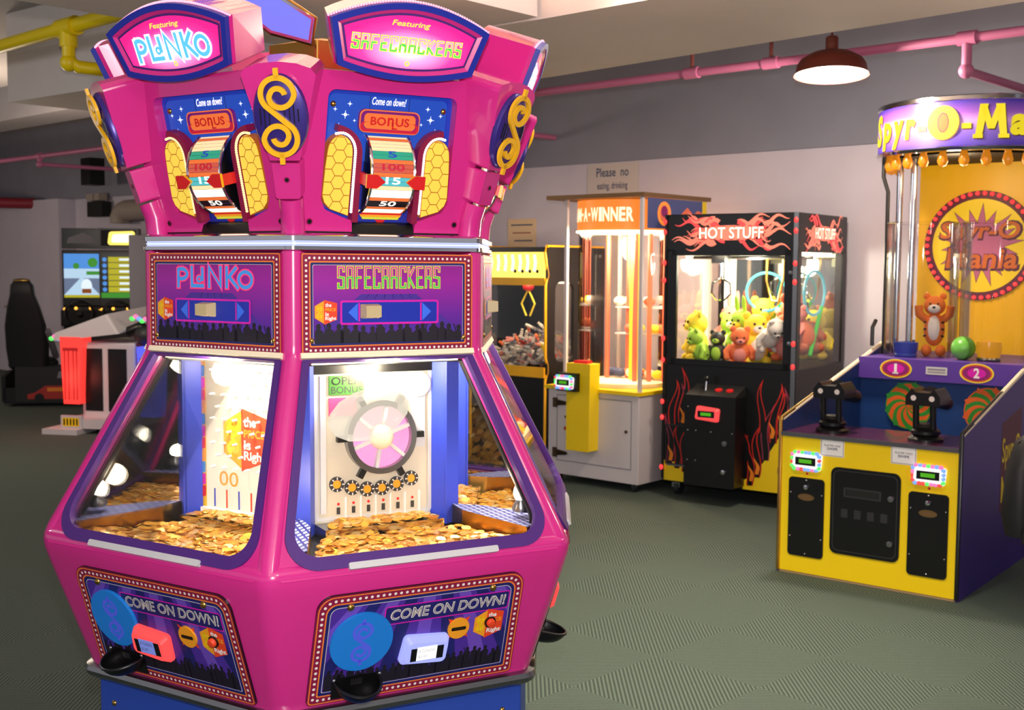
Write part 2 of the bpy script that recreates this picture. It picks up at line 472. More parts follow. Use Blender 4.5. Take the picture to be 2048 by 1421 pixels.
def safecrackers(mb, M, x0, y0, x1, y1, w, outl, top, bot):
    word = 'SAFECRACKERS'; p = (x1 - x0) / len(word); lw = p * .74; wd = p * .3; h = y1 - y0
    for i, ch in enumerate(word):
        for st in GL[ch]:
            pts = [(x0 + p * i + wd / 2 + a * (lw - wd / 2), y0 + wd / 2 + b * (h - wd)) for a, b in st]
            q = list(pts); a = Vector(q[0]) - Vector(q[1]); a.normalize(); q[0] = tuple(Vector(q[0]) + a * wd * .4)
            a = Vector(q[-1]) - Vector(q[-2]); a.normalize(); q[-1] = tuple(Vector(q[-1]) + a * wd * .4)
            mb.ribbon(M, q, wd, w, outl)
            for k in range(len(pts) - 1):
                a, b = pts[k], pts[k + 1]; mid = y0 + h * .52
                segs = [(a, b)]
                if (a[1] - mid) * (b[1] - mid) < 0:
                    t = (mid - a[1]) / (b[1] - a[1]); c = (a[0] + (b[0] - a[0]) * t, mid); segs = [(a, c), (c, b)]
                for u, v in segs: mb.ribbon(M, [u, v], wd * .45, w + .0005, top if (u[1] + v[1]) / 2 > mid else bot)


def plinko(mb, M, x0, y0, x1, y1, w, fill, outl, pad=.13, arc=0.0, tilt=0.0):
    Wd, H = x1 - x0, y1 - y0; s = H
    k = Wd / (4.35)
    L = []
    a90 = [(.34 + .33 * cos(R(t)), .66 + .24 * sin(R(t))) for t in range(110, -111, -20)]
    L.append([[(.15, 0), (.15, .93)], [(.15, .9)] + a90 + [(.15, .42)]])                                   # P
    L.append([[(.95, 1.05), (.95, .1), (1.65, .1)], [(1.56, .98), (1.56, .33)], circ(1.38, .42, .12, 10) + [(1.5, .42)]])   # L with i
    L.append([[(1.95, 0), (1.95, 1.0), (2.6, .1), (2.6, 1.05)]])                                          # N
    L.append([[(2.95, 0), (2.95, 1.05)], [(3.5, 1.0), (3.08, .55), (3.6, 0)]])                            # K
    L.append([circ(3.98, .42, .36, 24, .36) + [(4.34, .42)]])                                             # O
    for g in L:
        for st in g:
            pts = [(x0 + a * k, y0 + b * H + tilt * a * k) for a, b in st]
            th = H * (.17 if len(st) < 26 and len(st) != 11 else .14)
            if len(st) == 11: th = H * .1
            q = list(pts)
            for e, f in ((0, 1), (-1, -2)):
                a = Vector(q[e]) - Vector(q[f]); a.normalize(); q[e] = tuple(Vector(q[e]) + a * H * pad * .5)
            mb.ribbon(M, q, th + H * pad, w, outl); mb.ribbon(M, pts, th, w + .0006, fill)

# ================================================================== ROOM
RA = R(-43)


def carpet():
    m = bpy.data.materials.new('carpet'); m.use_nodes = True; nt = m.node_tree; b = nt.nodes['Principled BSDF']
    N = nt.nodes.new; Lk = nt.links.new
    tc = N('ShaderNodeTexCoord'); mp = N('ShaderNodeMapping'); mp.inputs['Rotation'].default_value = (0, 0, R(2.3))
    mp.inputs['Location'].default_value = (.435, -.24, 0)
    Lk(tc.outputs['Object'], mp.inputs[0])
    mw = N('ShaderNodeMapping'); mw.inputs['Rotation'].default_value = (0, 0, R(47.3)); Lk(tc.outputs['Object'], mw.inputs[0])
    ck = N('ShaderNodeTexChecker'); ck.inputs['Scale'].default_value = 2.0; Lk(mp.outputs[0], ck.inputs['Vector'])
    ck.inputs[1].default_value = (1, 1, 1, 1); ck.inputs[2].default_value = (0, 0, 0, 1)
    ws = []
    for ax in 'XY':
        wv = N('ShaderNodeTexWave'); wv.bands_direction = ax; wv.inputs['Scale'].default_value = 20.0
        wv.inputs['Distortion'].default_value = 0.3; wv.inputs['Detail Scale'].default_value = 3; wv.inputs['Detail'].default_value = 1
        Lk(mw.outputs[0], wv.inputs[0]); ws.append(wv)
    mx = N('ShaderNodeMixRGB'); Lk(ck.outputs[1], mx.inputs[0]); Lk(ws[0].outputs[0], mx.inputs[1]); Lk(ws[1].outputs[0], mx.inputs[2])
    no = N('ShaderNodeTexNoise'); no.inputs['Scale'].default_value = 220; no.inputs['Detail'].default_value = 2; Lk(mp.outputs[0], no.inputs[0])
    ad = N('ShaderNodeMixRGB'); ad.blend_type = 'MIX'; ad.inputs[0].default_value = .46; Lk(mx.outputs[0], ad.inputs[1]); Lk(no.outputs[0], ad.inputs[2])
    rp = N('ShaderNodeValToRGB'); rp.color_ramp.elements[0].position = .2; rp.color_ramp.elements[1].position = .8
    rp.color_ramp.elements[0].color = lin('#242e2b'); rp.color_ramp.elements[1].color = lin('#5d6c62'); Lk(ad.outputs[0], rp.inputs[0])
    Lk(rp.outputs[0], b.inputs['Base Color']); b.inputs['Roughness'].default_value = .95
    bp = N('ShaderNodeBump'); bp.inputs['Strength'].default_value = .25; bp.inputs['Distance'].default_value = .004
    Lk(ad.outputs[0], bp.inputs['Height']); Lk(bp.outputs[0], b.inputs['Normal'])
    MATS['carpet'] = m


carpet()
mat('wall_upper', '#8f8f9e', .8, noise=.12, nscale=3); mat('wall_lower', '#d4ccda', .75, noise=.08, nscale=3)
mat('ceiling_paint', '#b9b2ae', .85, noise=.1, nscale=2); mat('beam_paint', '#e0d3cb', .8, noise=.1, nscale=2); mat('bulkhead', '#b4aeb0', .85)
mat('pipe_pink', '#c06c94', .45); mat('pipe_yellow', '#f6d400', .4); mat('pipe_red', '#8c2436', .5); mat('bracket', '#70302c', .6)


def struct(name, mb):
    o = mb.build(name, rot=RA); o['kind'] = 'structure'
    return o


b = MB(); b.box(-22, -6, -.1, 10, 7.9, 0, 'carpet'); struct('floor', b)
b = MB(); b.box(-22, 7.8, 0, 10, 8.0, 2.46, 'wall_lower'); b.box(-22, 7.77, 2.46, 10, 8.0, 3.6, 'wall_upper'); struct('wall_back', b)
b = MB(); b.box(-22.2, -6, 0, -20, 7.8, 3.6, 'wall_lower'); struct('wall_left', b)
b = MB(); b.box(-20, 7.55, 0, -15.5, 7.8, 2.46, 'wall_lower'); struct('wall_jut', b)  # stretch of the back wall that juts forward
b = MB(); b.box(-22, -6, 3.1, 10, 4.5, 3.3, 'ceiling_paint'); b.box(-22, 4.5, 3.5, 10, 8.0, 3.7, 'ceiling_paint'); struct('ceiling', b)
b = MB(); b.prism(I4, [(-7.21, 3.21), (-3.14, 3.536), (4, 3.6), (4, 4.08), (-1.62, 4.47), (-4.14, 4.646), (-7.21, 4.86)], 2.57, 3.55, 'beam_paint'); struct('trim_1', b)
b = MB(); b.box(-4.4, -6, 2.572, -3.14, 3.5, 3.15, 'beam_paint'); struct('trim_2', b)
b = MB(); b.box(-20, 4.9, 2.92, -5.0, 5.3, 3.55, 'bulkhead'); struct('trim_3', b)

# pipes (room frame)
d, z = 6.2, 2.80


def wall_s(px, dd=7.78):     # wall coordinate seen along a camera column
    k = (px - 1024) / 2350; y = dd / (.682 * k + .7314); return .7314 * k * y - .682 * y


SA1, SA2 = wall_s(1530, 6.2), wall_s(1375, 6.2)
t = thing('sprinkler_pipe', 'long pink pipe with branch pipes running high along the back wall', 'pipe', rz=RA)
b = MB(); b.tube([(-19.5, d, z), (9.0, d, z)], .026, 'pipe_pink', 12); b.build('main_run', t)
for s in (SA1, SA2, -9.0): b = MB(); b.tube([(s - .05, d, z), (s + .05, d, z)], .036, 'pipe_pink', 12); b.build('coupling', t)
for s in (SA1, SA2): b = MB(); b.tube([(s, d, z + .03), (s, d, 3.5)], .012, 'bracket', 8); b.build('hanger', t)
for s, dr in ((-2.535, .17), (-6.75, .1), (-13.15, .09)):
    b = MB(); b.tube([(s - .05, d, z), (s + .05, d, z)], .038, 'pipe_pink', 12)
    b.tube([(s, d, z), (s, d, z - dr)], .026, 'pipe_pink', 10); b.ell((s, d, z - dr), .04, 'pipe_pink')
    b.tube([(s, d, z - dr), (s, 7.76, z - dr)], .023, 'pipe_pink', 10); b.build('branch_pipe', t)
t = thing('gas_pipe', 'bright yellow overhead pipe with an elbow branch, top left', 'pipe', rz=RA)
d, z = 2.95, 2.81
b = MB(); b.tube([(-14, d, z), (-1.2, d, z)], .037, 'pipe_yellow', 14); b.build('main_run', t)
b = MB(); s = -5.9
b.tube([(s - .09, d, z), (s + .09, d, z)], .05, 'pipe_yellow', 14); b.tube([(s, d, z), (s, d, z - .1)], .045, 'pipe_yellow', 12)
b.tube([(s, d, z), (s, d, z - .17), (s + .03, d + .03, z - .2), (s + .06, d + .5, z - .2)], .034, 'pipe_yellow', 12); b.ell((s, d, z - .18), .046, 'pipe_yellow')
b.build('elbow_branch', t)
b = MB(); b.tube([(-18.2, 3.0, 2.42), (-16.3, 7.6, 2.42)], .075, 'pipe_red', 12)
tag(b.build('overhead_pipe', rot=RA), 'thick dark red pipe ending on the far left wall', 'pipe')
b = MB(); b.tube([(-13, 2.2, 3.0), (-10.5, 2.5, 3.02), (-7.9, 2.9, 3.06)], .018, 'lightgrey', 8)
tag(b.build('conduit', rot=RA), 'thin pale conduit under the ceiling in the top left corner', 'conduit')

# pendant lamp
mat('lampglow', '#fff0d8', .4, 0, 6.0)
t = thing('pendant_lamp', 'rust red dome pendant lamp glowing warm, hanging near the pink pipe', 'lamp', (1.73, 6.5, 2.64)); t.rotation_euler = (R(-5), R(1), 0)
b = MB()
b.lathe(I4, [(.2, 0), (.2, .008), (.192, .012), (.185, .055), (.165, .085), (.11, .118), (.05, .135), (.034, .14), (.034, .205), (.028, .212), (.0001, .212)], 'lamp_red', 40, caps=False)
b.build('lamp_shade', t)
b = MB(); b.lathe(I4, [(.185, .012), (.18, .05), (.16, .08), (.1, .112), (.0001, .13)], 'white', 40, caps=False); b.build('shade_lining', t)
b = MB(); b.ell((0, 0, .045), (.055, .055, .05), 'tube'); b.build('bulb', t)
b = MB(); b.lathe(I4, [(.194, .009), (.0001, .012)], 'lampglow', 40); b.build('diffuser', t)
b = MB(); b.tube([(0, 0, .2), (0, 0, .86)], .006, 'bracket', 8); b.build('cord', t)
light('pendant_bulb', 'POINT', (1.73, 6.5, 2.60), 150, (1.0, .84, .66), .12)

# wall notices
mat('paper_pale', '#cfc4c0', .7); mat('paper_cream', '#e8c8a0', .7); mat('ink', '#3a4468', .6); mat('inkred', '#a05a4a', .6)


def wallframe(s, z): return Matrix.Rotation(RA, 4, 'Z') @ FR((s, 7.8, z))


b = MB(); M = FR((0, 0, 0)); b.box(-.27, -.004, -.45, .27, 0, .2, 'paper_pale')
for i, (s, hw, z0, z1) in enumerate((('Please  no', .17, .09, .165), ('eating, drinking', .16, -.03, .045), ('or smoking in the', .175, -.14, -.07))):
    b.text(M, s, -hw, z0, hw, z1, .0045, 'ink', .012)
o = b.build('wall_notice', rot=RA, loc=Matrix.Rotation(RA, 3, 'Z') @ Vector((wall_s(1219), 7.795, 2.25)))
tag(o, 'pale wall notice with dark blue lettering above the glass prize cylinder', 'sign')
b = MB(); b.box(-.17, -.004, -.5, .17, 0, .12, 'paper_cream')
for i in range(7): b.rect(M, -.13 + .02 * (i % 3), .06 - i * .07, .13 - .02 * (i % 2), .072 - i * .07, .0045, 'inkred' if i % 2 else 'ink')
o = b.build('wall_notice', rot=RA, loc=Matrix.Rotation(RA, 3, 'Z') @ Vector((wall_s(1040), 7.795, 1.89)))
tag(o, 'small cream printed notice on the wall above the candy crane', 'sign')

# far left wall fittings
mat('beige', '#a89a90', .6)
b = MB(); b.box(-.12, -.2, -.17, .12, 0, .17, 'black'); o = b.build('wall_speaker', rot=RA, loc=Matrix.Rotation(RA, 3, 'Z') @ Vector((wall_s(205, 7.5), 7.5, 2.75)))
tag(o, 'black box speaker high on the far back wall', 'speaker')
b = MB(); b.box(-.2, -.12, -.1, .2, 0, .1, 'matblack'); b.box(-.18, -.14, .11, .0, -.02, .2, 'beige'); b.box(.03, -.14, .11, .16, -.02, .2, 'beige')
o = b.build('emergency_light', rot=RA, loc=Matrix.Rotation(RA, 3, 'Z') @ Vector((wall_s(212), 7.76, 2.3)))
tag(o, 'small dark emergency light with two heads on the far back wall', 'light')
t = thing('vent_duct', 'beige curved duct elbow on the wall behind the grey column', 'duct', Matrix.Rotation(RA, 3, 'Z') @ Vector((wall_s(255, 7.62), 7.62, 2.16)), RA)
b = MB(); b.tube([(-.15, 0, -.06), (-.15, 0, 0), (-.08, 0, .08), (.02, 0, .1), (.8, 0, .1)], .13, 'beige', 14); b.build('duct_elbow', t)
b = MB(); b.box(-.45, -.06, -.02, -.27, .06, .02, 'beige'); o = b.build('wall_switch', rot=RA, loc=Matrix.Rotation(RA, 3, 'Z') @ Vector((wall_s(25, 7.5) + .3, 7.5, .95)))
tag(o, 'small pale wall box above the black racing seat', 'wall box')
b = MB(); b.box(-.13, -.2, 0, .2, .3, 1.88, 'grey'); tag(b.build('back_board', rot=R(14), loc=(-3.82, 12.2, 0), bevel=.01), 'plain grey upright cabinet between the racing games and the pink coin pusher', 'cabinet')

# ================================================================== COIN PUSHER
CX, CY, PHI = -0.525, 3.385, -0.0316
root = thing('coin_pusher', 'big pink hexagonal coin pusher with glass windows and lit signs, in the foreground', 'arcade machine', (CX, CY, 0), PHI)


def pl(a0, z0, a1, z1): return FR((0, -a0, z0), (1, 0, 0), (0, -(a1 - a0), z1 - z0))


LOW = pl(.592, .545, .681, .834); WIN = pl(.677, .906, .452, 1.361); TIT = pl(.45, 1.374, .45, 1.626)
BON = pl(.422, 1.739, .49, 2.022); SGN = pl(.552, 2.067, .593, 2.168); VPL = pl(.563, 1.841, .637, 2.057)
T30 = math.tan(R(30))
FB = lambda k: R(30 + 60 * k)           # face directions, k = 0 right-hand front face, -1 left-hand front face
VB = lambda k: R(60 * k)                # corner directions


def hexring(a, z, rc, n=5):
    out = []
    for k in range(6):
        th = 60 * k; dd = (a - rc) / cos(R(30)); cx, cy = dd * sin(R(th)), -dd * cos(R(th))
        for i in range(n + 1):
            p = R(th - 30 + 60 * i / n); out.append((cx + rc * sin(p), cy - rc * cos(p), z))
    return out


b = MB(); b.loft(I4, [hexring(.565, 0.02, .01), hexring(.565, .50, .01)], 'blue'); base = b.build('base', root)
for k in (-1, 0):
    for x in (-.27, .27): o = screw(base, FR((0, -.565, .43)), x, 0, 0, .008); o.rotation_euler.z = FB(k)
b = MB(); b.loft(I4, [hexring(a, z, .05) for a, z in ((.56, .498), (.59, .5), (.6, .508), (.604, .52), (.6, .532), (.585, .537))], 'steel'); b.build('rail', root)
b = MB()
b.loft(I4, [hexring(a, z, .055) for a, z in ((.585, .534), (.5895, .545), (.6785, .834), (.686, .862), (.688, .885), (.684, .9), (.675, .91), (.665, .912))], 'pink', caps=False, smooth=True)
b.build('lower_body', root)

# corner pillars of the window section
Rv = lambda a: a / cos(R(30))
b = MB(); pr = .031
path = [(.684, .885), (.676, .908), (.62, 1.02), (.55, 1.163), (.48, 1.304), (.456, 1.352), (.4505, 1.375), (.449, 1.40), (.449, 1.63)]
b.tube([(0, -(Rv(a) - pr * 1.13), z) for a, z in path], pr, 'pink', 16)
p0 = b.build('corner_pillar', root, VB(0))
b = MB(); b.tube([(0, -(Rv(a) - pr * 1.13 - .011), z) for a, z in path[1:]], .029, 'matblack', 14); b.build('inner_lining', p0)
for k in (-2, -1, 1, 2, 3): dupe(p0, root, VB(k))

# windows: gasket, pane, grey strip
wl = .508
hs0, hs1 = .677 * T30 - .02, .452 * T30 - .018
go = rounded([(-.361, -.014), (.361, -.014), (.233, wl), (-.233, wl)], [.075, .075, .004, .004], 10)
gi = rounded([(-.331, .018), (.331, .018), (.2145, wl - .004), (-.2145, wl - .004)], [.055, .055, .004, .004], 10)
fo = raymap(go, [(-hs0 - .004, -.03), (hs0 + .004, -.03), (hs1, wl + .005), (-hs1, wl + .005)], (0, .25))
b = MB(); b.slabring(WIN, fo, go, -.026, .0, 'pink'); b.slabring(WIN, fo, gi, -.03, -.0262, 'matblack'); wf = b.build('window_frame', root, FB(0))
b = MB(); b.slabring(WIN, go, gi, -.012, .006, 'gasket'); b.build('gasket', wf)
b = MB(); b.prism(WIN, inset(gi, -.004), -.008, -.004, 'window_glass'); b.build('pane', wf)
b = MB(); b.prism(WIN, rrect(-.2, -.02, .19, -.004, .004), 0, .012, 'lightgrey'); b.build('label_strip', wf)
b = MB(); b.rect(WIN, -.236, wl + .002, .236, wl + .016, .012, 'cream', -.02); b.build('light_valance', wf)
for k in (-3, -2, -1, 1, 2): dupe(wf, root, FB(k))

# chrome band with neon
b = MB(); b.loft(I4, [hexring(a, z, .035) for a, z in ((.43, 1.627), (.447, 1.628), (.4535, 1.634), (.453, 1.643), (.444, 1.6465), (.444, 1.6525), (.453, 1.656), (.4535, 1.668), (.446, 1.674), (.42, 1.676))], 'chrome', smooth=True)
cb = b.build('chrome_band', root)
b = MB(); b.loft(I4, [hexring(a, z, .035) for a, z in ((.440, 1.6462), (.4475, 1.648), (.4475, 1.651), (.440, 1.6528))], 'neon'); b.build('neon_strip', cb)


# title panels
def title_panel(kind, k):
    b = MB(); M = TIT; loop = rrect(-.233, 0, .233, .252, .002, 2)
    b.prism(M, loop, -.03, .004, 'maroon', 'pinkdark'); w = .0045
    if kind:
        f = lambda d: rq([(-.232, .001), (.232, .001), (.232, .251), (-.232, .251)], [.005] * 4, d)
        marquee_border(b, M, f, .0205, 104, w, .0033)
        b.poly(M, f(.0215), w, 'navy')
        b.poly(M, f(.0275), w + .0003, 'lightgrey'); b.poly(M, f(.0285), w + .0006, 'stage_print')
        x0, x1, y0, y1 = -.2, .2, .03, .22
        for i in range(7):                      # stage rays
            xa = -.19 + i * .06; b.poly(M, clip([(xa * .35 - .012, .15), (xa * .35 + .012, .15), (xa * 1.15 + .03, .03), (xa * 1.15 - .02, .03)][::-1], [(x0, y0), (x1, y0), (x1, y1), (x0, y1)]) or [(0, .1), (.001, .1), (0, .101)], w + .0008, 'violet')
        crowd(b, M, -.2, .2, .0285, .055, w + .0012, 3)
        for sx, sg in ((-.133, 1), (.132, 1)): pass
        b.poly(M, rrect(-.134, .074, .134, .135, .006), w + .0018, 'hotmagenta'); b.poly(M, rrect(-.129, .079, .129, .13, .004), w + .0021, 'slotblue')
        for s in (1, -1):
            b.poly(M, [(s * .113, .105), (s * .088, .128), (s * .088, .082)][::-s], w + .0024, 'arrowblue')
            b.rect(M, min(s * .082, s * .086), .082, max(s * .082, s * .086), .128, w + .0024, 'hotmagenta')
        price_logo(b, M, -.17, .106, .062, w + .0018)
        if kind == 'S': safecrackers(b, M, -.142, .163, .142, .221, w + .0018, 'limeyellow', 'hotmagenta', 'limegreen')
        else: plinko(b, M, -.13, .162, .14, .216, w + .0018, 'skyblue', 'hotpink', .14)
    o = b.build('title_panel', root, FB(k))
    if kind:
        kx = -.055 if kind == 'S' else -.012
        b = MB(); b.loft(M, [[(kx - .026 + i * .004, .089, w), (kx + .026 - i * .004, .089, w), (kx + .026 - i * .004, .126, w), (kx - .026 + i * .004, .126, w)] for i in (0,)] + [[(kx - .02, .093, w + .03), (kx + .02, .093, w + .03), (kx + .02, .122, w + .03), (kx - .02, .122, w + .03)]], 'knob')
        b.build('selector_knob', o, bevel=.003)
        for x, y in ((-.207, .036), (.207, .036)): screw(o, M, x, y, w, .0065)
    return o


title_panel('P', -1); title_panel('S', 0); title_panel('P', 1); title_panel('S', -2)
for k in (-3, 2): title_panel('', k)


# control panels
def control_panel(kind, k):
    b = MB(); M = LOW; base4 = [(-.276, .0), (.276, .0), (.272, .3), (-.272, .3)]; f = lambda d: rq(base4, [.012, .012, .04, .04], d); out = f(0)
    b.prism(M, out, -.01, .004, 'maroon', 'black'); w = .0045
    marquee_border(b, M, lambda d: f(d + .003), .021, 104, w, .0038)
    b.poly(M, f(.025), w, 'navy'); b.poly(M, f(.0335), w + .0003, 'lightgrey'); b.poly(M, f(.035), w + .0006, 'violet')
    ins = f(.036)
    for i in range(9):
        xa = -.28 + i * .07
        q = clip([(xa * .55 + .03, .31), (xa * .55 + .0, .31), (xa * 1.3 - .02, .03), (xa * 1.3 + .022, .03)], ins)
        if q: b.poly(M, q, w + .0009, 'navy' if i % 2 else 'violetlight')
    crowd(b, M, -.238, .238, .037, .062, w + .0012, 5 + k, 26)
    bx = [(-.102, .2), (.236, .2), (.236, .252), (-.102, .252)] if kind == 'S' else [(-.115, .2), (.236, .2), (.236, .25), (-.115, .25)]
    b.poly(M, rounded(bx, .008), w + .0018, 'hotmagenta'); b.poly(M, inset(rounded(bx, .008), .003), w + .0021, 'navy')
    b.text(M, 'COME ON DOWN!', bx[0][0] + .016, .212, .225, .242, w + .0024, 'dot', .03, .12)
    b.text(M, 'COME ON DOWN!', bx[0][0] + .018, .2135, .223, .2405, w + .003, 'grey', -.004, .12)
    sx, sy = .102, .162
    for i in range(4):
        a = R(45 + 90 * i); b.poly(M, [(sx + .024 * cos(a - .35), sy + .024 * sin(a - .35)), (sx + .043 * cos(a), sy + .043 * sin(a)), (sx + .024 * cos(a + .35), sy + .024 * sin(a + .35))], w + .0018, 'logored')
    price_logo(b, M, .188, .162, .085, w + .0018)
    o = b.build('control_panel', root, FB(k))
    b = MB()
    if k != 1: b.prism(M, circ(-.156, .169, .079, 48), w, w + .011, 'discblue'); dollar(b, M, -.156, .169, .118, .0085, w + .0115, 'discline'); b.build('token_disc', o, bevel=.003)
    b = MB(); b.disc(M, sx, sy, .029, w + .006, 'logoorange', 24, w0=w); b.poly(M, rrect(sx - .02, sy - .005, sx + .02, sy + .005, .004), w + .0064, 'black'); b.text(M, 'TOKEN', sx - .014, sy - .002, sx + .014, sy + .0025, w + .0067, 'brass'); b.build('coin_slot', o)
    b = MB(); b.disc(M, .19, .166, .0155, w + .006, 'black', 20, w0=w); b.lathe(M @ TR(.19, .166, w), [(.0115, 0), (.0115, .012), (.009, .015), (.0001, .016)], 'logored', 20); b.build('push_button', o)
    rx, em = (.012, 'reader_blue') if kind == 'S' else (-.03, 'reader_red')
    card_reader(o, M, rx, .12, .13, .09, w, em, kind)
    b = MB(); cx, cy = -.155, .058; rings = []
    for zz, (rx_, ry_, yo) in zip((0, .02, .045, .06), ((.056, .03, 0), (.054, .03, 0), (.05, .028, .004), (.047, .024, .006))):
        rings.append([(cx + rx_ * cos(2 * pi * i / 24), cy + yo + ry_ * sin(2 * pi * i / 24), w + zz) for i in range(24)])
    # ticket cup: a scoop bowl hanging below its rim
    bowl = []
    for j in range(7):
        ph = j / 6 * pi / 2; bowl.append([(cx + .058 * cos(ph) * cos(t_), cy - .0 - .045 * sin(ph) * 1.0, w + max(.002, .075 * cos(ph) * sin(t_))) for t_ in [pi * i / 16 for i in range(17)]])
    b.loft(M, bowl, 'black', closed=False, caps=False, smooth=True)
    b.tube([(M @ Vector((cx + .058 * cos(pi * i / 16), cy, w + max(.003, .075 * sin(pi * i / 16))))) for i in range(17)], .004, 'black', 8)
    b.rect(M, cx - .062, cy - .045, cx + .062, cy + .012, w + .004, 'black', w); b.rect(M, cx - .016, cy - .012, cx + .014, cy + .006, w + .0046, 'steel'); cup = b.build('ticket_cup', o)
    for x in (-.058, .058): screw(cup, M, cx + x, cy + .008, w + .004, .005, 'chrome')
    for x in (-.19, .185): screw(o, M, x, .264, w, .0095, 'brass')
    return o


def card_reader(par, M, x, y, wd, h, w, em, kind='', name='card_reader', lcd=None):
    b = MB(); hw, hh = wd / 2, h / 2
    p0 = rounded([(x - hw, y - hh * .75), (x + hw * .9, y - hh), (x + hw, y + hh * .75), (x - hw * .85, y + hh)], h * .14, 4)
    p1 = rounded([(x - hw * .86, y - hh * .5), (x + hw * .8, y - hh * .72), (x + hw * .86, y + hh * .55), (x - hw * .74, y + hh * .76)], h * .14, 4)
    n = len(p0); b.loft(M, [[(a, c, w) for a, c in p0], [(a, c, w + h * .12) for a, c in p0], [(a, c, w + h * .3) for a, c in p1]], em)
    o = b.build(name, par)
    b = MB(); ww = w + h * .3
    b.rect(M, x - hw * .66, y - hh * .42, x + hw * .68, y + hh * .4, ww + .0005, 'black')
    if kind:
        m = 'reader_white' if kind == 'S' else 'reader_lcd'
        b.rect(M, x - hw * .42, y - hh * .4, x + hw * .4, y + hh * .46, ww + .001, m)
        for i, s in enumerate(('8 TOKENS', '$2.00')): b.text(M, s, x - hw * .34, y + hh * (.1 - .36 * i), x + hw * (.32 - .3 * i), y + hh * (.3 - .36 * i), ww + .0014, 'ink' if kind == 'P' else 'lightgrey')
    else:
        b.rect(M, x - hw * .42, y - hh * .2, x + hw * .42, y + hh * .2, ww + .001, 'lcd_lit')
    b.build('display', o)
    return o


mat('lcd_lit', '#58c020', .4, 0, .6)
control_panel('P', -1); control_panel('S', 0); control_panel('P', 1); control_panel('S', -2)

# ---- crown: upper body
b = MB(); hole = [(.172, .29), (-.172, .29), (-.172, .02), (-.16, -.005), (-.1, -.028), (-.087, -.03), (-.085, -.06), (.085, -.06), (.087, -.03), (.1, -.028), (.16, -.005), (.172, .02)]
hole = rounded(hole, [.02, .02, .012, .01, .006, .003, .001, .001, .003, .006, .01, .012], 4)
n = len(hole)
outer = raymap(hole, [(-.232, -.066), (.232, -.066), (.292, .335), (-.292, .335)], (0, .12))
b.slabring(BON, outer, hole, -.035, 0, 'pink')
b.poly(BON, hole, -.0345, 'bonusnavy')
b.ring(BON, inset(hole[::1], -.0001), inset(hole, .012), -.03, 'bonusnavy')
ub = b.build('upper_body', root, FB(0))
for k in (-3, -2, -1, 1, 2): dupe(ub, root, FB(k))
b = MB(); b.loft(I4, [hexring(a, z, .01) for a, z in ((.41, 1.676), (.40, 1.70), (.36, 1.72), (.43, 2.08), (.3, 2.1), (.2, 2.1))], 'black'); b.build('inner_core', root)


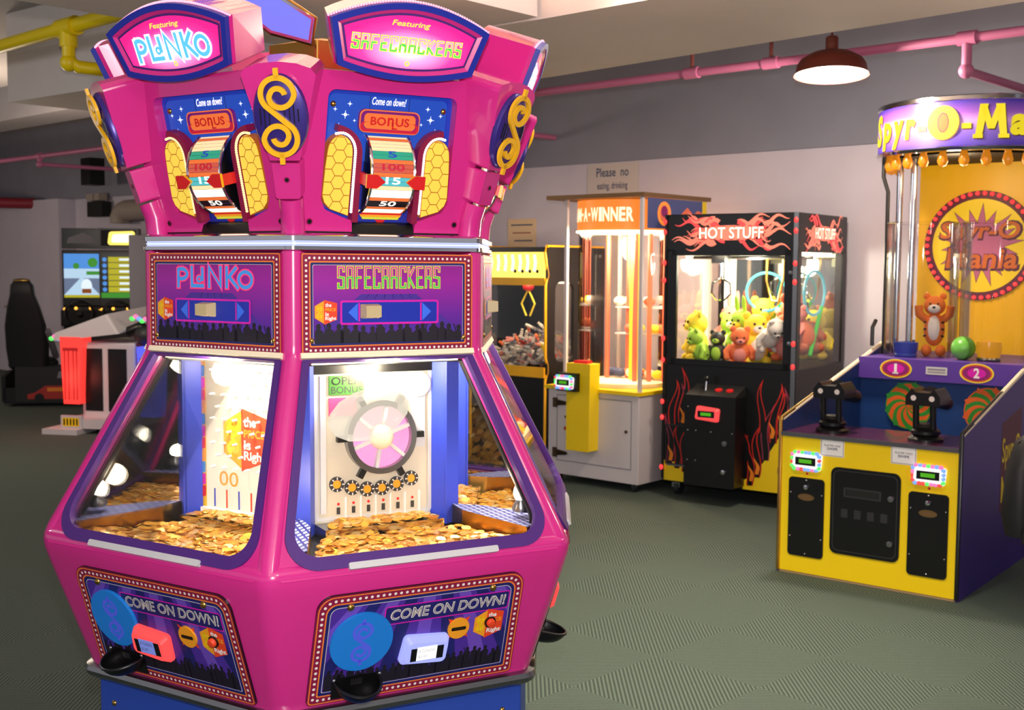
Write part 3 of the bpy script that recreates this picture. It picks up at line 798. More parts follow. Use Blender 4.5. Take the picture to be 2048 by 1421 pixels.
def bonus_panel(k):
    b = MB(); M = BON; w = -.03
    b.poly(M, rounded([(-.158, .115), (.158, .115), (.158, .278), (-.158, .278)], .014), w + .0006, 'bonusblue')
    for x in (-.053, .053): b.rect(M, x - .0008, .245, x + .0008, .279, w + .001, 'navy')
    b.text(M, 'Come on down!', -.047, .257, .044, .276, w + .0014, 'sign_white', .01, .25)
    rn = random.Random(4)
    for s in (-1, 1):
        for x, y, r in ((.105, .255, .003), (.115, .228, .0045), (.13, .2, .003), (.09, .215, .002), (.142, .24, .0025)):
            b.disc(M, s * x, y, r, w + .0014, 'star', 8); b.ribbon(M, [(s * x - r * 2.2, y), (s * x + r * 2.2, y)], r * .25, w + .0012, 'star'); b.ribbon(M, [(s * x, y - r * 2.2), (s * x, y + r * 2.2)], r * .25, w + .0012, 'star')
    b.rect(M, -.085, -.058, .085, .06, w + .0008, 'signblue')
    # stripes below the wheel
    for i, (hw, m) in enumerate(((.064, 'cream'), (.062, 'red'), (.057, 'logoorange'), (.052, 'limeyellow'))): b.poly(M, [(-hw + .003, -.014 - i * .006), (hw - .003, -.014 - i * .006), (hw, -.008 - i * .006), (-hw, -.008 - i * .006)], w + .002, m)
    b.poly(M, [(0, -.047), (.015, -.033), (-.015, -.033)], w + .002, 'red')
    o = b.build('bonus_panel', root, FB(k))
    b = MB(); b.prism(M, rrect(-.081, .189, .081, .246, .016), w, w + .012, 'badge_orange', 'badge_purple'); b.ring(M, rrect(-.078, .192, .078, .243, .015), rrect(-.069, .199, .069, .237, .011), w + .0128, 'badge_purple')
    b.ring(M, rrect(-.0785, .1915, .0785, .216, .012), rrect(-.07, .1985, .07, .2155, .008), w + .0131, 'badge_red')
    b.text(M, 'BO', -.052, .208, -.011, .229, w + .0135, 'red', .022); b.text(M, 'n', -.007, .208, .01, .229, w + .0135, 'red', .022); b.rect(M, .006, .2, .01, .216, w + .0135, 'red'); b.rect(M, .006, .2, .02, .2035, w + .0135, 'red'); b.text(M, 'US', .015, .208, .052, .229, w + .0135, 'red', .022)
    b.build('bonus_badge', o)
    # wheel
    b = MB(); c = Vector((0, .082, -.07)); rr = .106; cols = ['wh_white', 'wh_white', 'black', 'wh_white', 'wh_teal', 'wh_red', 'wh_green', 'wh_cream', 'wh_cream', 'wh_white']
    for i in range(10):
        a0, a1 = R(-81 + 18 * i), R(-81 + 18 * (i + 1)); hwid = .054
        for j in range(3):
            t0, t1 = a0 + (a1 - a0) * (j / 3 + .02), a0 + (a1 - a0) * ((j + 1) / 3 - .0)
            P = lambda x, t: (x, c.y + rr * sin(t), c.z + rr * cos(t))
            b.add([P(-hwid, t0), P(hwid, t0), P(hwid, t1), P(-hwid, t1)], [(0, 1, 2, 3)], cols[i] if not (j == 2) else 'badge_orange' if i % 3 else 'wh_cream', M)
    for i, s, hw_ in ((4, '15', .02), (5, '100', .03), (6, '5', .012), (2, '50', .022)):
        a = R(-81 + 18 * (i + .42)); F = M @ FR((0, c.y + (rr + .0006) * sin(a), c.z + (rr + .0006) * cos(a)), (1, 0, 0), (0, cos(a), -sin(a)))
        b.text(F, s, -hw_, -.009, hw_, .009, 0, 'wh_white' if i in (4, 2) else 'badge_red' if i == 5 else 'bonusblue', .02)
    for s in (-1, 1):
        b.lathe(M @ FR((s * .054, c.y, c.z), (0, 1, 0), (0, 0, 1)) @ RZ(0), [(.0001, -.001), (rr - .004, -.001), (rr - .004, .001), (.0001, .001)], 'black', 40, False)
        b.tube([M @ Vector((s * .057, c.y + rr * sin(R(t)), c.z + rr * cos(R(t)))) for t in range(-90, 91, 9)], .004, 'chrome', 8)
    b.build('bonus_wheel', o)
    for s in (-1, 1):
        b = MB(); b.prism(M, [(s * .078, .062), (s * .05, .062), (s * .028, .079), (s * .05, .096), (s * .078, .096)][::s], .05, .058, 'red', 'gold'); b.prism(M, [(s * .076, .065), (s * .066, .065), (s * .066, .093), (s * .076, .093)][::s], w, .05, 'red'); b.build('pointer', o)
        # red band, honeycomb lens, lights
        b = MB(); arc = [(s * (.148 - .064 * cos(R(t))), .138 + .058 * sin(R(t))) for t in range(0, 91, 15)]
        b.ribbon(M, [(s * .081, -.035), (s * .082, .1)] + [(s * (.0825 + .066 * (1 - cos(R(t)))), .138 + .06 * sin(R(t))) for t in range(0, 96, 12)], .016, .004, 'maroon', thick=.03); b.build('red_band', o)
        lens = [(.098, -.02), (.148, -.004), (.164, .012), (.1705, .03), (.168, .10), (.165, .138)] + [(.165 - .034 * (1 - cos(R(t))), .138 + .043 * sin(R(t))) for t in range(20, 91, 14)] + [(.131 - .033 * sin(R(t)), .138 + .043 * cos(R(t))) for t in range(15, 91, 15)]
        if s < 0: lens = [(-x, y) for x, y in lens][::-1]
        b = MB(); b.prism(M, lens, w, .0, 'comb_line'); hr = .0185
        for i in range(-1, 9):
            for j in range(-3, 3):
                hx = s * (.132 + j * hr * 1.5 * .98); hy = .0 + i * hr * 1.732 + (hr * .866 if j % 2 else 0)
                q = clip(circ(hx, hy, hr * .93, 6), inset(lens, .0015))
                if len(q) >= 3:
                    b.poly(M, q, .0006, 'comb')
        b.build('honeycomb_lens', o)
        b = MB(); pts = [(s * .0925, -.008), (s * .0925, .138)] + [(s * (.0925 + .04 * (1 - cos(R(t)))), .138 + .049 * sin(R(t))) for t in range(10, 91, 10)] + [(s * .146, .184)]
        for p in along(pts, 40, False): b.ell((p[0], p[1], .003), .0036, 'led' if k >= 0 else 'ledwarm', M, 8, 5)
        b.build('light_strip', o)
        screw(o, M, s * .148, .252, w + .001, .0075)
        b = MB(); b.disc(M, s * .198, -.036, .009, .0008, 'pinkdark', 16); b.disc(M, s * .198, -.036, .006, .0012, 'black', 16); b.build('screw_hole', o)
    return o


for k in (-1, 0): bonus_panel(k)
dupe(bonus_panel(1)) if 0 else bonus_panel(1)

# ---- corner plates with the spiral emblem
po = [(-.036, .003), (.036, .003), (.088, .205)] + [(.088 * cos(R(t)), .205 + .03 * sin(R(t))) for t in (30, 60, 90, 120, 150)] + [(-.088, .205)]
b = MB(); b.prism(VPL, po, -.13, -.0, 'pink'); cp = b.build('corner_plate', root, VB(0), bevel=.006)
b = MB(); rings = [[(x, y, ww) for x, y in circ(0.0, .11, .065 * f, 40, .099 * f)] for f, ww in ((1, -.002), (1, .004), (.95, .011), (.8, .015), (.4, .017), (.01, .0175))]
b.loft(VPL, rings, 'oval', smooth=True)
for i, (x, h0, h1) in enumerate(((-.045, .09, .13), (-.035, .08, .13), (-.024, .075, .12), (.012, .08, .125), (.024, .085, .135), (.034, .09, .14), (.044, .1, .13))): b.rect(VPL, x - .0012, h0, x + .0012, h1, .0185, 'black', .008)
ov = b.build('oval_boss', cp)
b = MB(); dollar(b, VPL, .0, .112, .206, .0122, .026, 'gold', thick=.008); b.build('dollar_emblem', cp)
b = MB(); b.prism(VPL, rounded([(-.03, -.092), (.03, -.092), (.034, -.004), (-.034, -.004)], .007, 3), -.12, -.004, 'pink'); b.disc(VPL, 0, -.045, .0075, -.003, 'pinkdark', 16); b.disc(VPL, 0, -.045, .005, -.0026, 'black', 16)
b.build('knuckle', cp, bevel=.004)
b = MB(); b.tube([(0, -.50, 1.76), (0, -.485, 1.72), (0, -.48, 1.672)], .03, 'pink', 14); b.build('corner_stem', cp)
for k in (-2, -1, 1, 2, 3): dupe(cp, root, VB(k))


# ---- signs
def sign_outline(d=0.0):
    T = lambda x0, y0, x1, y1, h, nn, sg: [(x0 + (x1 - x0) * i / nn, y0 + (y1 - y0) * i / nn + h * sin(pi * i / nn) ** .9) for i in range(nn)]
    pts = T(.207, .112, -.207, .112, .053, 18, 1) + [(-.207, .112)] + T(-.176, .002, .176, .002, -.026, 14, 1) + [(.176, .002)]
    return inset(pts, d) if d else pts


def sign(kind, k):
    M = SGN; b = MB(); o0 = sign_outline(); cen = (0, .07)
    back = [(x * .8, y * .92) for x, y in o0]
    b.loft(M, [[(x, y, -.16) for x, y in back], [(x, y, -.015) for x, y in o0], [(x, y, -.0) for x, y in inset(o0, .003)]], 'pink', caps=True)
    s = b.build('marquee_sign', root, FB(k))
    b = MB(); b.slabring(M, inset(o0, .0015), inset(o0, .0165), -.004, .010, 'signblue'); b.build('border', s)
    b = MB(); b.ring(M, inset(o0, .016), inset(o0, .027), .008, 'pink', .0015); b.ring(M, inset(o0, .026), inset(o0, .032), .0028, 'gasket'); b.build('bezel', s)
    fo_ = inset(o0, .0315); b = MB(); b.poly(M, fo_, .0032, 'sign_painted_glow')
    if kind:
        b.text(M, 'Featuring', -.052, .104, .047, .121, .0052, 'sign_yellow', .015, .2)
        if kind == 'S': safecrackers(b, M, -.148, .044, .142, .083, .0046, 'sign_yellow', 'sign_light', 'sign_green')
        else:
            plinko(b, M, -.125, .03, .125, .09, .0046, 'sign_blue', 'sign_white', .16)
        b.annulus(M, 0, .02, .0035, .0065, .0052, 'sign_yellow', 14)
    b.build('sign_face', s)
    b = MB()
    for p in along([(x, y + .001) for x, y in o0[:19]], 64, False): b.ell((p[0], p[1], -.006), .0032, 'ledpink', M, 6, 4)
    b.build('light_strip', s)


sign('P', -1); sign('S', 0); sign('P', 1); sign('S', -2); sign('', 2); sign('', -3)

# ---- topper
b = MB(); b.loft(I4, [hexring(a, z, .01) for a, z in ((.15, 2.09), (.15, 2.20), (.1, 2.215))], 'brass'); th = b.build('topper_hub', root)
M = FR((-.01, -.2, 2.185), (1, -.12, 0), (0, -.15, 1))
tp = [(.0, .0), (.012, .065)] + [(-.02, .085), (-.2, .2), (-.3, .33), (-.36, .32)] + [(-.33, .24), (-.22, .11), (-.11, .03)]
b = MB(); b.prism(M, tp, -.02, .0, 'topblue', 'chrome'); b.ring(M, tp, inset(tp, .007), .0025, 'chrome'); b.build('topper_plate', root)
b = MB(); b.tube([M @ Vector((x, y, -.01)) for x, y in tp], .007, 'brass', 8, True); b.build('topper_rim', root)
light('topper_lamp', 'SPOT', (CX + .05, CY + .1, 2.36), 75, (1.0, .62, .38), .06, (CX + .12, CY + .1, 3.0), spot_size=R(165), spot_blend=.3)

# ---- inside: centre column, boards, playfield
b = MB(); b.loft(I4, [hexring(.318, .90, .01), hexring(.318, 1.62, .01)], 'blue'); b.build('centre_column', root)
for kk in range(6):
    b = MB(); b.box(-.028, -.425, .90, -.018, -.33, 1.4, 'postblue'); b.box(.018, -.425, .90, .028, -.33, 1.4, 'postblue'); b.box(-.028, -.43, .90, .028, -.422, 1.4, 'postblue')
    b.build('divider_post', root, VB(kk - 2))
b = MB(); b.loft(I4, [hexring(.655, .87, .05), hexring(.655, .893, .05)], 'darkgrey'); b.build('playfield', root)
BRD = FR((0, -.335, .93))


def board(kind, k):
    M = BRD; b = MB(); b.rect(M, -.168, -.01, .168, .44, .004, 'board_grey' if kind == 'S' else 'board_white', -.012)
    if kind == 'S':
        b.rect(M, -.168, .385, .168, .44, .0095, 'black')
        b.ring(M, rrect(-.165, 0, .165, .40, .01), rrect(-.155, .01, .155, .39, .008), .008, 'lightgrey')
        b.rect(M, -.15, .02, -.135, .38, .012, 'lightgrey', .004)
    else:
        b.rect(M, -.168, 0, -.15, .43, .006, 'yellow')
        for i in range(12): b.poly(M, [(-.172, .03 + i * .033), (-.152, .035 + i * .033), (-.152, .064 + i * .033), (-.172, .06 + i * .033)], .007, ('red', 'hotmagenta', 'skyblue', 'logoorange')[i % 4])
        price_logo(b, M, .0, .2, .17, .006)
        for i in range(6): b.rect(M, -.12 + i * .045, .01, -.114 + i * .045, .06, .008, 'logored' if i % 2 else 'postblue')
        b.text(M, '00', -.1, .07, -.03, .11, .007, 'logoorange'); b.rect(M, -.16, -.008, .16, .006, .02, 'white', .004)
    o = b.build('playfield_board', root, FB(k))
    if kind == 'P':
        b = MB()
        for i in range(9):
            for j in range(7):
                x = -.12 + j * .042 + (.021 if i % 2 else 0); y = .12 + i * .033
                if x < .15: b.lathe(M @ TR(x, y, .004), [(.0045, 0), (.003, .016), (.0001, .018)], 'white', 8)
        b.build('pegs', o)
    else:
        b = MB(); b.rect(M, -.125, .33, -.03, .38, .012, 'lcd_green', .004); b.text(M, 'OPEN', -.12, .356, -.035, .377, .0125, 'black', .01); b.text(M, 'BONUS', -.12, .334, -.035, .352, .0125, 'crowd'); b.rect(M, -.125, .275, -.05, .322, .010, 'hotpink', .004); b.build('display', o)
        b = MB(); cx, cy = .015, .215
        b.annulus(M, cx, cy, .083, .098, .03, 'steel', 36, .004); b.disc(M, cx, cy, .083, .012, 'sign_light', 36, w0=.004)
        for i in range(6):
            a = R(20 + 60 * i); b.ribbon(M, [(cx + .03 * cos(a), cy + .03 * sin(a)), (cx + .086 * cos(a), cy + .086 * sin(a))], .009, .026, 'lightgrey', thick=.014)
            b.ribbon(M, [(cx + .098 * cos(a - .35), cy + .098 * sin(a - .35)), (cx + .122 * cos(a - .35), cy + .122 * sin(a - .35))], .016, .024, 'black', thick=.016)
        b.ell((cx, cy, .02), (.034, .034, .03), 'cream', M); b.build('safe_wheel', o)
        b = MB(); b.ell((-.03, .28, .045), (.115, .068, .025), 'milky', M @ TR(-.03, .285, 0) @ RZ(R(14)) @ TR(.03, -.285, 0)); b.build('light_dome', o)
        b = MB(); b.disc(M, .125, .35, .034, .014, 'lightgrey', 24, w0=.004); b.rect(M, .105, .18, .145, .33, .01, 'lightgrey', .004); b.build('safe_hinge', o)
        for i in range(6):
            b = MB(); x = -.105 + i * .042; y = .095 - .02 * sin(pi * i / 5); b.annulus(M, x, y, .012, .02, .012, 'darkgrey', 20, .004); b.disc(M, x, y, .011, .01, 'logoorange', 16)
            for q in range(8): b.ribbon(M, [(x + .013 * cos(q * pi / 4), y + .013 * sin(q * pi / 4)), (x + .019 * cos(q * pi / 4), y + .019 * sin(q * pi / 4))], .003, .0128, 'dot')
            b.build('tumbler', o)
        b = MB()
        for i in range(6): x = -.1 + i * .042; b.rect(M, x - .005, .015, x + .005, .033, .006, 'darkgrey'); b.disc(M, x, .042, .004, .006, 'red', 8); b.rect(M, x + .017, .0, x + .02, .06, .012, 'white', .004)
        b.build('coin_gates', o)


board('P', -1); board('S', 0); board('P', 1); board('S', -2)
for k in (-3, 2): b = MB(); b.rect(BRD, -.168, -.01, .168, .44, .004, 'board_white', -.012); b.build('playfield_board', root, FB(k))
b = MB(); b.box(-.165, -.425, .893, .165, -.33, .925, 'steel'); b.box(-.165, -.427, .893, .165, -.424, .926, 'chrome'); sh = b.build('pusher_shelf', root, FB(0))
for k in (-3, -2, -1, 1, 2): dupe(sh, root, FB(k))
# lattice wedges between the stations
mat('lattice_light', '#a4b0e4', .3); mat('lattice_dark', '#2a2a80', .4, .2)
b = MB(); wq = [(0, .0), (.04, .06), (.078, .285), (-.078, .285), (-.04, .06)]
M = FR((0, -.43, .952), (1, 0, 0), (0, -1, -.05)); M2 = FR((0, -.43, .95), (-1, 0, 0), (0, -1, -.05))
b.prism(M2, wq[::-1] if 0 else wq, -.06, 0, 'lattice_dark', 'brass')
cl = [(x, y) for x, y in wq]
for i in range(-14, 15):
    for j in range(0, 26):
        cx_, cy_ = i * .02 + (.01 if j % 2 else 0), j * .021
        q = clip([(cx_ - .0062, cy_), (cx_, cy_ - .0135), (cx_ + .0062, cy_), (cx_, cy_ + .0135)], cl)
        if len(q) >= 3: b.poly(M2, q, .0006, 'lattice_light')
wd_ = b.build('lattice_ramp', root, VB(0))
b = MB(); b.lathe(TR(0, -.648, .955), [(.022, 0), (.024, .01), (.012, .035), (.010, .04)], 'steel', 14); b.ell((0, -.648, 1.005), (.02, .02, .026), 'bulb'); b.build('spot_bulb', wd_)
for k in (-2, -1, 1, 2, 3): dupe(wd_, root, VB(k))
for k in (-2, -1, 0, 1):
    a = FB(k) + PHI
    light('station_lamp', 'POINT', (CX + .43 * sin(a), CY - .43 * cos(a), 1.33), 10, (1.0, .86, .62), .05)
for k in (-1, 0, 1):
    a = VB(k) + PHI
    light('spot_lamp', 'POINT', (CX + .61 * sin(a), CY - .61 * cos(a), 1.04), 1.7, (1.0, .82, .55), .03)
b = MB(); b.rect(FR((0, -.43, 1.352)), -.2, -.004, .2, .004, .004, 'tube', -.01); lt = b.build('tube_lamp', root, FB(0))
for k in (-2, -1, 1): dupe(lt, root, FB(k))

# ---- coins: beds (uncountable) and the nearest ones singly
rn = random.Random(11)
CM = {}
for nm in ('coin', 'coinpale', 'coindark'):
    b = MB(); b.lathe(I4, [(.0001, 0), (.0128, 0), (.013, .0004), (.013, .0016), (.0122, .0021), (.0118, .0017), (.0001, .0017)], nm, 16, True); o = b.build('token'); CM[nm] = o


def spot(k, a0, a1, z0, dz):
    a = rn.uniform(a0, a1); u = rn.uniform(-1, 1) * (a * T30 - .085 - max(0, (a - .5)) * .12)
    t = FB(k) + PHI
    return (CX + a * sin(t) + u * cos(t), CY - a * cos(t) + u * sin(t), z0 + rn.random() * dz), (rn.gauss(0, .16), rn.gauss(0, .16), 0)


bed = MB(); ring_ = [(r, h) for r, h in ((.0001, 0), (.0128, 0), (.013, .0016), (.0001, .002))]
def lay(k, n, a0, a1, z0, dz):
    for i in range(n):
        p, e = spot(k, a0, a1, z0, dz)
        M = Matrix.Translation(p) @ Matrix.Rotation(e[0], 4, 'X') @ Matrix.Rotation(e[1], 4, 'Y')
        nn = 12; top = circ(0, 0, .013, nn); m = rn.choice(('coin', 'coin', 'coinpale', 'coindark'))
        bed.add([(x, y, .002) for x, y in top], [range(nn)], m, M); bed.add([(x, y, 0) for x, y in top] + [(x, y, .002) for x, y in top], [(j, (j + 1) % nn, nn + (j + 1) % nn, nn + j) for j in range(nn)], m, M)
for k in (-2, -1, 0, 1): lay(k, 760, .435, .652, .896, .012); lay(k, 170, .345, .418, .926, .006)
for k in (2, -3): lay(k, 350, .435, .652, .896, .012)
o = bed.build('token_bed'); tag(o, 'layer of gold tokens covering the playfields inside the pink coin pusher', 'tokens', None, 'stuff')
kinds = list(CM.values()); first = {o.name: True for o in kinds}
for i in range(300):
    k = -1 if i % 2 else 0
    p, e = spot(k, .455 + .13 * (i % 3 > 0), .652, .909, .006)
    src = kinds[i % 3]
    if i < 3: o = src
    else: o = src.copy(); sc.collection.objects.link(o)
    o.location = p; o.rotation_euler = e
    tag(o, 'loose gold token lying on the token layer behind the two front windows', 'token', 'tokens on the front playfields')

# ================================================================== shared builders for the games along the wall
FRT = FR((0, 0, 0))                      # front face of a cabinet whose front lies at local y = 0
for a in [('mdf_yellow', '#fad60a', .4), ('mdf_purple', '#3a2480', .45), ('ply_edge', '#b08a60', .6), ('counter_plum', '#5a2a4c', .22, 0, 0, .5), ('dkblue', '#123a78', .45), ('trim_black', '#141416', .3),
          ('ledge_purple', '#5a3a9c', .4), ('marquee_violet', '#7a58b8', .4, 0, .35), ('marquee_yellow', '#fbe428', .4, 0, .7), ('bulb_amber', '#f09018', .25, 0, .5), ('backyellow', '#f2b40c', .4, 0, .25), ('disk_yellow', '#f8d020', .4, 0, .3),
          ('burst_pink', '#c86a8c', .45, 0, .2), ('burst_line', '#5a2038', .5), ('word_orange', '#d86a20', .45, 0, .25), ('led_red', '#ff3838', .4, 0, 1.6), ('discorange', '#e0601c', .5), ('discgreen', '#2a8a2c', .5), ('plum', '#8c1c70', .45),
          ('tigerorange', '#e8782c', .8), ('plushwhite', '#f0e6dc', .85), ('ballgreen', '#6ab84a', .3), ('bowlblue', '#3a50b8', .25), ('bowlamber', '#f0a818', .25, 0, .3), ('hinge', '#5a4a38', .4, .7),
          ('cabwhite', '#d4cdd2', .5), ('flame_red', '#c8241c', .45), ('flame_orange', '#f08a1c', .45), ('flame_wine', '#94304c', .5), ('flame_lit', '#ff8a70', .4, 0, .9), ('hot_text', '#fff6d8', .4, 0, 1.5), ('candy_yellow', '#ffe060', .4, 0, 1.5),
          ('winner_orange', '#ff8a30', .4, 0, .9), ('winner_cream', '#fff4c8', .4, 0, 1.3), ('winner_blue', '#4a5080', .45, 0, .3), ('winner_red', '#f07050', .45, 0, .3), ('bronze', '#8a6a48', .4, .6),
          ('mirror', '#c8c8b8', .05, 1.0), ('cyan_hoop', '#58d8e8', .4, 0, .5), ('net_green', '#28d838', .4, 0, .3), ('toy_green', '#a8d84a', .8), ('toy_yellow', '#f4dc3c', .8), ('toy_pink', '#f49a90', .8), ('toy_orange', '#f07a48', .8), ('toy_brown', '#c86a4a', .8),
          ('screen_sky', '#4a90e0', .4, 0, .9), ('screen_pale', '#b8d8f0', .4, 0, .9), ('screen_road', '#6a7a98', .4, 0, .8), ('screen_green', '#3a9a28', .4, 0, .7), ('screen_yellow', '#c8c018', .4, 0, .7), ('screen_white', '#e0f0ff', .4, 0, 1.0), ('screen_dark', '#0c1c20', .3, 0, .1),
          ('glow_amber', '#ffb040', .4, 0, 2.2), ('leg_red', '#ff4038', .4, 0, 1.0), ('leg_red_dark', '#c02020', .4, 0, .5), ('leg_blue', '#5a64ff', .4, 0, 1.0), ('leg_blue_dark', '#2a30c0', .4, 0, .6), ('rainbow_g', '#60ff70', .4, 0, 1.0), ('rainbow_p', '#ff80c0', .4, 0, .9), ('rainbow_b', '#80b0ff', .4, 0, .9),
          ('carred', '#b0281c', .45), ('seatblack', '#16161a', .55), ('maroon_side', '#5a1030', .5), ('joyred', '#d82020', .35, 0, .4)]: mat(*a)
glass('tube_clear', (.97, .96, .95, 1), 1.2, .02)


def rainbow_reader(par, M, x, y, w, name='card_reader'):
    o = card_reader(par, M, x, y, .165, .1, w, 'reader_white', name=name)
    b = MB(); rn_ = random.Random(int(x * 100) + 50)
    for p in along(rrect(x - .074, y - .043, x + .07, y + .043, .015), 22): b.ell((p[0], p[1], w + .02), (.013, .011, .012), rn_.choice(('rainbow_g', 'rainbow_p', 'rainbow_b', 'reader_red')), M, 8, 5)
    b.build('light_ring', o)
    return o


# ================================================================== SPYR-O-MANIA (double shooting game)
SO = (1.773, 5.8095, 0); SA = R(-38.27)
t = thing('shooting_game', 'yellow fronted two-player ball shooting game with round lit marquee and twin acrylic tubes', 'arcade machine', SO, SA)
b = MB(); b.box(-.455, .02, .02, .455, 1.95, .40, 'mdf_purple'); b.box(-.455, 1.06, .40, .455, 1.95, .955, 'mdf_purple'); b.box(-.46, .0, .0, .46, 1.95, .02, 'ply_edge'); b.build('cabinet_base', t)
b = MB(); b.rect(FRT, -.455, .012, .455, .725, .004, 'mdf_yellow', -.02); fp = b.build('front_panel', t)
b = MB(); b.box(-.455, -.012, .725, .455, .42, .742, 'counter_plum'); b.box(-.455, -.016, .722, .455, -.010, .744, 'steel'); b.build('counter', t)
b = MB(); b.box(-.455, .42, .40, .455, 1.0, .45, 'matblack'); b.box(-.455, .40, .45, .455, .42, .725, 'matblack'); b.build('ball_tray', t)
b = MB(); b.box(-.455, 1.04, .45, .455, 1.06, .96, 'dkblue'); b.build('target_wall', t)
SIDE = [(0, 0), (1.95, 0), (1.95, 1.13), (1.4, 1.13), (0, .80)]
for s in (-1, 1):
    b = MB(); M = FR((s * .462, 0, 0), (0, 1, 0), (0, 0, 1))
    b.prism(M, SIDE, -.008, .008, 'mdf_purple' if s > 0 else 'dkblue', 'mdf_purple')
    if s > 0:
        b.poly(M, [(.62, .33), (.98, .33), (.98, .86), (.62, .80)], .0085, 'maroon_side')
        b.text(M, 'Spyr-O', .64, .55, .96, .72, .009, 'marquee_yellow' if 0 else 'toy_yellow', .01); b.text(M, 'Mania', .64, .38, .96, .52, .009, 'toy_yellow', .01)
    sp = b.build('side_panel', t)
    b = MB(); b.tube([(s * .462, -.004, .01), (s * .462, -.004, .8), (s * .462, .0, .81), (s * .462, 1.4, 1.14)], .011, 'trim_black' if s > 0 else 'brass', 8); b.build('edge_trim', sp)
    b = MB(); b.tube([(s * .462, .01, .808), (s * .462, 1.4, 1.142)], .0125, 'cream', 8); b.build('edge_cap', sp)
for x, nm in ((-.31, 'l'), (.317, 'r')):
    b = MB(); b.prism(FRT, rrect(x - .097, .1, x + .097, .512, .02), .004, .012, 'black'); o = b.build('coin_door', fp)
    b = MB(); b.lathe(FRT @ TR(x, .465, .012), [(.012, 0), (.012, .01), (.0001, .012)], 'chrome', 16); b.build('lock', o)
    b = MB(); b.poly(FRT, circ(x, .412, .045, 28, .018), .0126, 'bronze'); b.ring(FRT, circ(x, .412, .04, 28, .0145), circ(x, .412, .037, 28, .0125), .013, 'brass'); b.text(FRT, 'TICKETS' if 0 else 'THANKS', x - .026, .407, x + .026, .417, .0132, 'brass') if 0 else None; b.build('badge', o)
    for sx, sy in ((-.085, .43), (.085, .43), (-.085, .2), (.085, .2), (0, .115), (0, .5)): screw(o, FRT, x + sx, sy, .012, .005, 'chrome')
    rainbow_reader(fp, FRT, x, .602, .004)
    b = MB(); b.disc(FRT, x, .535, .007, .006, 'leg_red_dark', 12, w0=.004); b.build('button', fp)
b = MB(); b.prism(FRT, rrect(-.178, .145, .18, .588, .035), .004, .012, 'black'); o = b.build('ticket_door', fp)
b = MB(); b.ring(FRT, rrect(-.165, .16, .167, .575, .03), rrect(-.16, .165, .162, .57, .028), .0125, 'darkgrey'); b.rect(FRT, -.11, .44, .085, .49, .0128, 'darkgrey'); b.rect(FRT, -.1, .448, .075, .482, .0131, 'matblack')
for i in range(4): b.rect(FRT, -.12 + i * .068, .335, -.085 + i * .068, .38, .0128, 'darkgrey')
b.build('ticket_slot', o)
for sx, sy in ((.135, .46), (.135, .235)): b = MB(); b.lathe(FRT @ TR(sx, sy, .012), [(.015, 0), (.015, .01), (.0001, .012)], 'steel', 16); b.build('lock', o)
for x, s in ((-.178, 'PLAYER ONE'), (.188, 'PLAYER TWO')):
    b = MB(); b.rect(FRT, x - .063, .637, x + .063, .728, .0055, 'white', .004); b.ring(FRT, [(x - .06, .64), (x + .06, .64), (x + .06, .725), (x - .06, .725)], [(x - .057, .643), (x + .057, .643), (x + .057, .722), (x - .057, .722)], .0058, 'grey')
    b.text(FRT, s, x - .043, .688, x + .043, .698, .006, 'ink', .005); b.text(FRT, 'SWIPE', x - .028, .67, x + .028, .683, .006, 'ink', .02); b.build('paper_label', fp)
# blasters
for x in (-.25, .235):
    g = MB(); y = .16
    g.lathe(TR(x, y, .742), [(.085, 0), (.085, .012), (.06, .03), (.07, .035), (.07, .05), (.05, .065), (.055, .07), (.045, .085), (.0001, .09)], 'black', 20)
    gun = g.build('ball_gun', t)
    for s in (-.042, .042): b = MB(); b.tube([(x + s, y - .02, .80), (x + s, y - .03, .93)], .016, 'black', 10); b.build('grip', gun)
    b = MB(); b.prism(FR((x, y, .93)), [(-.085, -.01), (.085, -.01), (.085, .035), (.055, .075), (.035, .055), (-.035, .055), (-.055, .075), (-.085, .035)], -.1, .06, 'black'); b.tube([(x, y + .05, .96), (x, y + .30, .90)], [.05, .035], 'black', 14); b.build('barrel', gun, bevel=.006)
    for s in (-.045, .045): b = MB(); b.disc(FR((x + s, y - .061, .957)), 0, 0, .014, .001, 'dot', 16); b.build('thumb_button', gun)
# target discs
for x, c0, c1 in ((-.16, 'discorange', 'discgreen'), (.285, 'discgreen', 'discorange')):
    b = MB(); M = FR((x, 1.035, .805)); b.disc(M, 0, 0, .135, .012, c0, 40, w0=0)
    for i in range(9):
        a0 = 2 * pi * i / 9; pts = [(.01 + .124 * k / 10, a0 + k * .14) for k in range(11)]
        b.ribbon(M, [(r * cos(a), r * sin(a)) for r, a in pts], [.004 + .026 * k / 10 for k in range(11)], .0125, c1)
    b.annulus(M, 0, 0, .128, .135, .013, c1, 40); b.build('spinning_target', t)
b = MB(); b.box(-.455, 1.0, .955, .455, 1.95, 1.075, 'ledge_purple'); ld = b.build('ledge', t)
M = FR((0, 1.0, 0))
for x, s in ((-.232, '1'), (.22, '2')):
    b = MB(); b.poly(M, circ(x, 1.018, .093, 32, .055), .002, 'toy_yellow'); b.poly(M, circ(x, 1.018, .084, 32, .048), .0025, 'discorange'); b.poly(M, circ(x, 1.018, .076, 32, .041), .003, 'plum'); b.poly(M, circ(x, 1.018, .05, 32, .028), .0033, 'hotmagenta')
    b.text(M, s, x - (.009 if s == '1' else .016), .99, x + (.007 if s == '1' else .016), 1.047, .0038, 'white', .03)
    if s == '1': b.rect(M, x - .018, .988, x + .016, .996, .0038, 'white')
    b.build('number_badge', ld)
